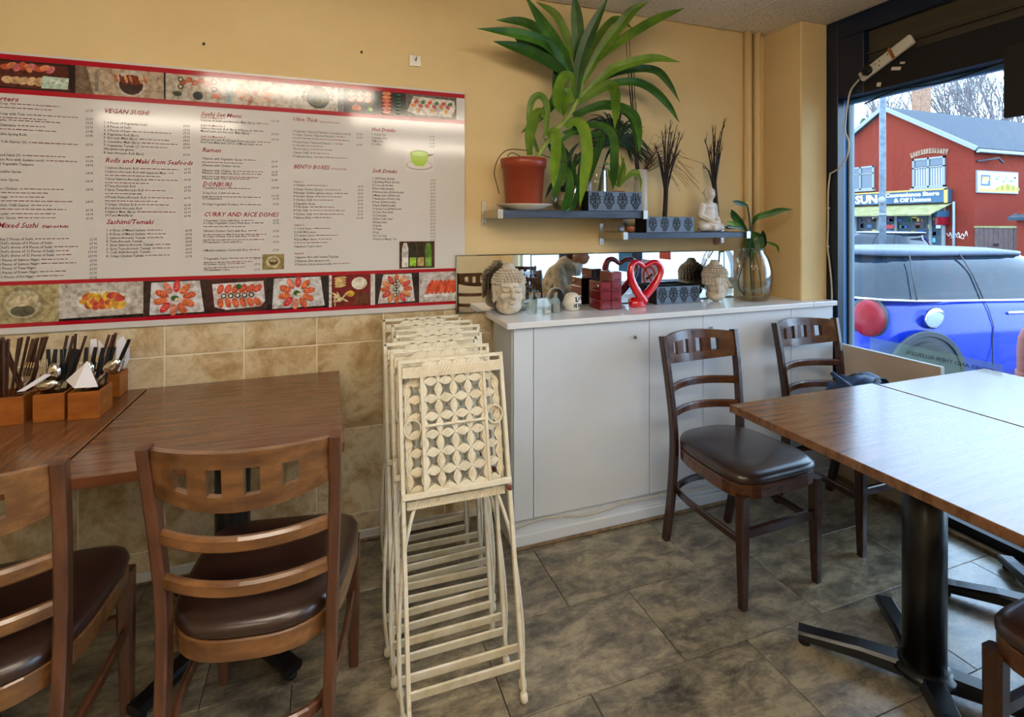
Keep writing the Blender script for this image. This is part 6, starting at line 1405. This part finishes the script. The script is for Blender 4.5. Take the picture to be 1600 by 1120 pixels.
cu = bpy.data.curves.new('t', 'FONT'); cu.body = 'SUN'; cu.size = H_*.24; cu.offset = .01; o = bpy.data.objects.new('t', cu); C.objects.link(o); dg = bpy.context.evaluated_depsgraph_get(); dg.update(); me = o.evaluated_get(dg).to_mesh(); q = MB()
q.add([(X_+W_*.085+v.co.x, Y-.008, Z_+H_*.40+v.co.y) for v in me.vertices], [tuple(p.vertices) for p in me.polygons]); q.build('lettering', 'sign_white', bb, fix=False); bpy.data.objects.remove(o)
q = MB(); x, z = S(1525, 252); q.bar([(x, yc-.02, z), (x+.8, yc-.25, z+.12), (x+1.0, yc-.3, z-.05)], .08, .06); q.build('swan_neck_lamp', 'arch_black', bb)
# wooden yard gate beside the shop
g0, g1 = F(1524, 356), F(1593, 356); xg_ = XF-.02; gt = thing('yard_gate', 'weathered brown plank gate beside the brick shop', 'gate', (xg_, (g0[0]+g1[0])/2, gg))
yw = g0[0]-g1[0]; npl = 9
for i in range(npl): q = MB(); q.b2(xg_-.03, xg_, g1[0]+yw*i/npl+.005, g1[0]+yw*(i+1)/npl-.005, gg+.02, g0[1]); q.build('plank', 'gate_wood', gt)
q = MB(); q.b2(xg_-.06, xg_+.02, g1[0]-.03, g0[0], g0[1]+.002, g0[1]+.07); q.build('top_rail', 'awning', gt)
q = MB(); q.b2(xg_-.07, xg_-.031, (g0[0]+g1[0])/2-.06, (g0[0]+g1[0])/2+.06, .62, .70); q.build('latch', 'black_metal', gt)
# neighbour wall at the edge of the view
w0 = on(1594, 350, x=XF).y; q = MB(); q.b2(XF-.3, XF-.05, w0-4, w0-.05, gg, 1.9); nb = thing('brick_outbuilding', 'low brick outbuilding with slate roof beside the plank gate', 'building', (XF, w0-2, gg)); q.build('wall', 'brick_far', nb)
q = MB(); q.add([(XF-.5, w0+.1, 1.6), (XF-.5, w0-4, 1.6), (XF+2, w0-4, 2.9), (XF+2, w0-.6, 2.9), (XF-.5, w0+.1, 1.5), (XF-.5, w0-4, 1.5), (XF+2, w0-4, 2.8), (XF+2, w0-.6, 2.8)], [(0,1,2,3), (4,7,6,5), (0,4,5,1), (1,5,6,2), (2,6,7,3), (3,7,4,0)]); q.build('roof', 'slate', nb)
# chimney behind the roof
v0 = on(1438, 185, x=38); v1 = on(1438, 130, x=38); t = thing('tall_chimney', 'pale brick chimney rising behind the slate roof', 'chimney', (38, v0.y, gg))
q = MB(); q.b2(37.6, 38.6, v0.y-.30, v0.y+.30, gg, v1.z); q.build('stack', 'chimney_brick', t); q = MB(); q.b2(37.5, 38.7, v0.y-.36, v0.y+.36, v1.z, v1.z+.3); q.build('cap', 'chimney_brick', t)
# bare trees behind
def bare_tree(label, loc, h, seed, spread=.5, name='bare_tree'):
    rg = random.Random(seed); t = thing(name, label, 'tree', loc, 0, 'bare trees behind the shop'); tr = MB(); br_ = MB()
    def grow(q, p, d, L, r, lev):
        mid_ = p + d*L*.5 + Vector((rg.uniform(-1, 1), rg.uniform(-1, 1), rg.uniform(-.3, .5)))*L*.07; e = p + d*L + Vector((rg.uniform(-1, 1), rg.uniform(-1, 1), .3))*L*.08
        q.tube([p, mid_, e], [r, r*.85, r*.68], 5 if lev < 2 else 3, caps=False)
        if lev >= 5: return
        for k in range(3 if lev < 4 else 4):
            nd = (d + Vector((rg.uniform(-1, 1), rg.uniform(-1, 1), rg.uniform(-.25, .75)))*spread*1.25).normalized(); st = e if k < 2 else p.lerp(e, rg.uniform(.45, .9))
            grow(br_, st, nd, L*rg.uniform(.62, .80), r*.60, lev+1)
    grow(tr, Vector(loc), Vector((rg.uniform(-.08, .08), rg.uniform(-.08, .08), 1)), h*.30, h*.017, 0)
    tr.build('trunk', 'bark', t); o = br_.build('branches', 'bark', t); o['kind'] = 'stuff'
tl_ = ['bare winter tree just left of the pale chimney', 'bare winter tree right behind the pale chimney', 'bare spreading tree above the middle of the slate roof', 'bare tall tree above the far end of the slate roof', 'thin bare tree behind the lamp post', 'bare tree behind the hanging panel']
for i, (px, x, h) in enumerate(((1415, 60, 20), (1462, 49, 16.5), (1500, 72, 23), (1545, 59, 19.5), (1372, 76, 23), (1592, 45, 15))):
    p = on(px, 300, x=x); bare_tree(tl_[i], Vector((x, p.y, gz(x)-.1)), h, 30+i, .34)
# evergreen at the left
p = on(1350, 300, x=48); t = thing('evergreen_tree', 'dense dark evergreen tree behind the left of the gable', 'tree', (48, p.y, -.7)); rg = random.Random(8)
q = MB(); q.tube([(48, p.y, -.7), (48, p.y, 7)], [.25, .12], 8); q.build('trunk', 'bark', t)
q = MB()
for k in range(900):
    h = rg.random(); a = rg.uniform(0, 2*PI); r = (1-h)**.6*2.2*math.sqrt(rg.random()); c_ = Vector((48+r*math.cos(a), p.y+r*math.sin(a), 3.5+h*7.8)); s_ = .22
    u = Vector((rg.uniform(-1, 1), rg.uniform(-1, 1), rg.uniform(-1, 1)))*s_; w = Vector((rg.uniform(-1, 1), rg.uniform(-1, 1), rg.uniform(-1, 1)))*s_; q.add([c_-u, c_+w, c_+u, c_-w], [(0, 1, 2, 3)])
o = q.build('foliage', 'conifer', t, fix=False); o['kind'] = 'stuff'
# house roof far left behind
q = MB(); p = on(1340, 225, x=34); t = thing('far_house', 'grey roofed house behind the left of the brick gable', 'building', (34, p.y+3, gg)); q.b2(33.5, 38, p.y-.5, p.y+8, gg, p.z-.2); q.build('wall', 'brick_far', t); q = MB(); q.add([(33.2, p.y-.6, p.z-.2), (33.2, p.y+8, p.z-.2), (35.8, p.y+8, p.z+1.2), (35.8, p.y-.6, p.z+1.2), (38.4, p.y-.6, p.z-.2), (38.4, p.y+8, p.z-.2)], [(0,1,2,3), (3,2,5,4), (0,3,4), (1,5,2)]); q.build('roof', 'slate', t)
# ================================================================== the person seen in the long mirror
hx, hy_ = 2.12, -.06
per = thing('person', 'person in a beige jacket bent over the table, seen only in the mirror', 'person', (hx, hy_, .026), math.radians(-42))
# local frame: facing +y, seat under the origin
bodyp = [('e', (0, .0, .56), (.17, .13, .12)), ('c', (0, .0, .58), (0, .10, .80), .135, .150), ('c', (0, .10, .80), (0, .17, .93), .150, .105), ('c', (0, .19, .95), (0, .245, 1.01), .055, .052), ('e', (0, .285, 1.07), (.074, .094, .098), (-.55, 0, 0)), ('e', (0, .335, 1.015), (.052, .050, .055)),
  ('c', (0, .378, 1.055), (0, .388, 1.03), .010, .014), ('e', (0, .375, .995), (.020, .012, .006)), ('e', (-.030, .362, 1.066), (.013, .008, .008)), ('e', (.030, .362, 1.066), (.013, .008, .008)), ('e', (-.076, .275, 1.045), (.010, .020, .030)), ('e', (.076, .275, 1.045), (.010, .020, .030))]
for s_ in (-1, 1):
    bodyp += [('c', (s_*.17, .14, .90), (s_*.24, .20, .70), .058, .046), ('c', (s_*.24, .20, .70), (s_*.12, .42, .80), .045, .030), ('e', (s_*.105, .465, .80), (.036, .045, .018))]
    for k in range(4): bodyp += [('c', (s_*(.13-.018*k), .495, .805), (s_*(.115-.016*k), .545-.006*abs(k-1.5), .800), .0095, .009), ('c', (s_*(.115-.016*k), .545-.006*abs(k-1.5), .800), (s_*(.10-.014*k), .560, .775), .009, .008)]
    bodyp += [('c', (s_*.075, .455, .80), (s_*.045, .50, .795), .011, .009)]
    bodyp += [('c', (s_*.09, .02, .545), (s_*.11, .42, .545), .085, .062), ('c', (s_*.11, .42, .545), (s_*.11, .36, .075), .060, .042), ('c', (s_*.11, .35, .028), (s_*.115, .46, .012), .038, .032)]
blob_part('body', bodyp, 'skin', per, .011, 2)
jk = [('c', (0, .0, .60), (0, .10, .80), .160, .172), ('c', (0, .10, .80), (0, .165, .925), .172, .120), ('e', (0, .0, .56), (.19, .15, .10)), ('e', (0, .19, .95), (.085, .075, .045))]
for s_ in (-1, 1): jk += [('c', (s_*.17, .14, .90), (s_*.24, .20, .70), .074, .060), ('c', (s_*.24, .20, .70), (s_*.14, .385, .785), .058, .044)]
for k in range(7): jk += [('c', (-.15, -.02+.03*k, .60+.052*k), (.15, -.045+.03*k, .585+.052*k), .030, .030)]
for s_ in (-1, 1):
    for k in range(4): jk += [('e', (s_*(.18+.018*k), .15+.015*k, .87-.05*k), (.082, .070, .020), (0, s_*.5, 0))]
jk += [('c', (-.09, .15, .985), (.09, .15, .985), .034, .034), ('c', (-.10, .17, .975), (-.07, .25, .93), .030, .022), ('c', (.10, .17, .975), (.07, .25, .93), .030, .022)]
blob_part('jacket', jk, 'jacket', per, .010, 1)
tr_ = []
for s_ in (-1, 1): tr_ += [('c', (s_*.09, .02, .545), (s_*.11, .42, .545), .094, .074), ('c', (s_*.11, .42, .545), (s_*.11, .36, .075), .072, .058)]
blob_part('trousers', tr_, 'trousers', per, .014, 2)
for s_ in (-1, 1): blob_part('shoe', [('c', (s_*.11, .345, .024), (s_*.115, .48, .016), .050, .042)], 'shoe', per, .012, 1)
blob_part('hair', [('e', (0, .265, 1.095), (.082, .098, .088), (-.55, 0, 0)), ('e', (0, .215, 1.05), (.070, .06, .065))], 'hair_dark', per, .009, 2)
blob_part('scarf', [('e', (0, .215, .965), (.085, .080, .045), (-.5, 0, 0)), ('e', (0, .285, .92), (.055, .04, .075), (-.2, 0, 0))], 'scarf', per, .010, 2)
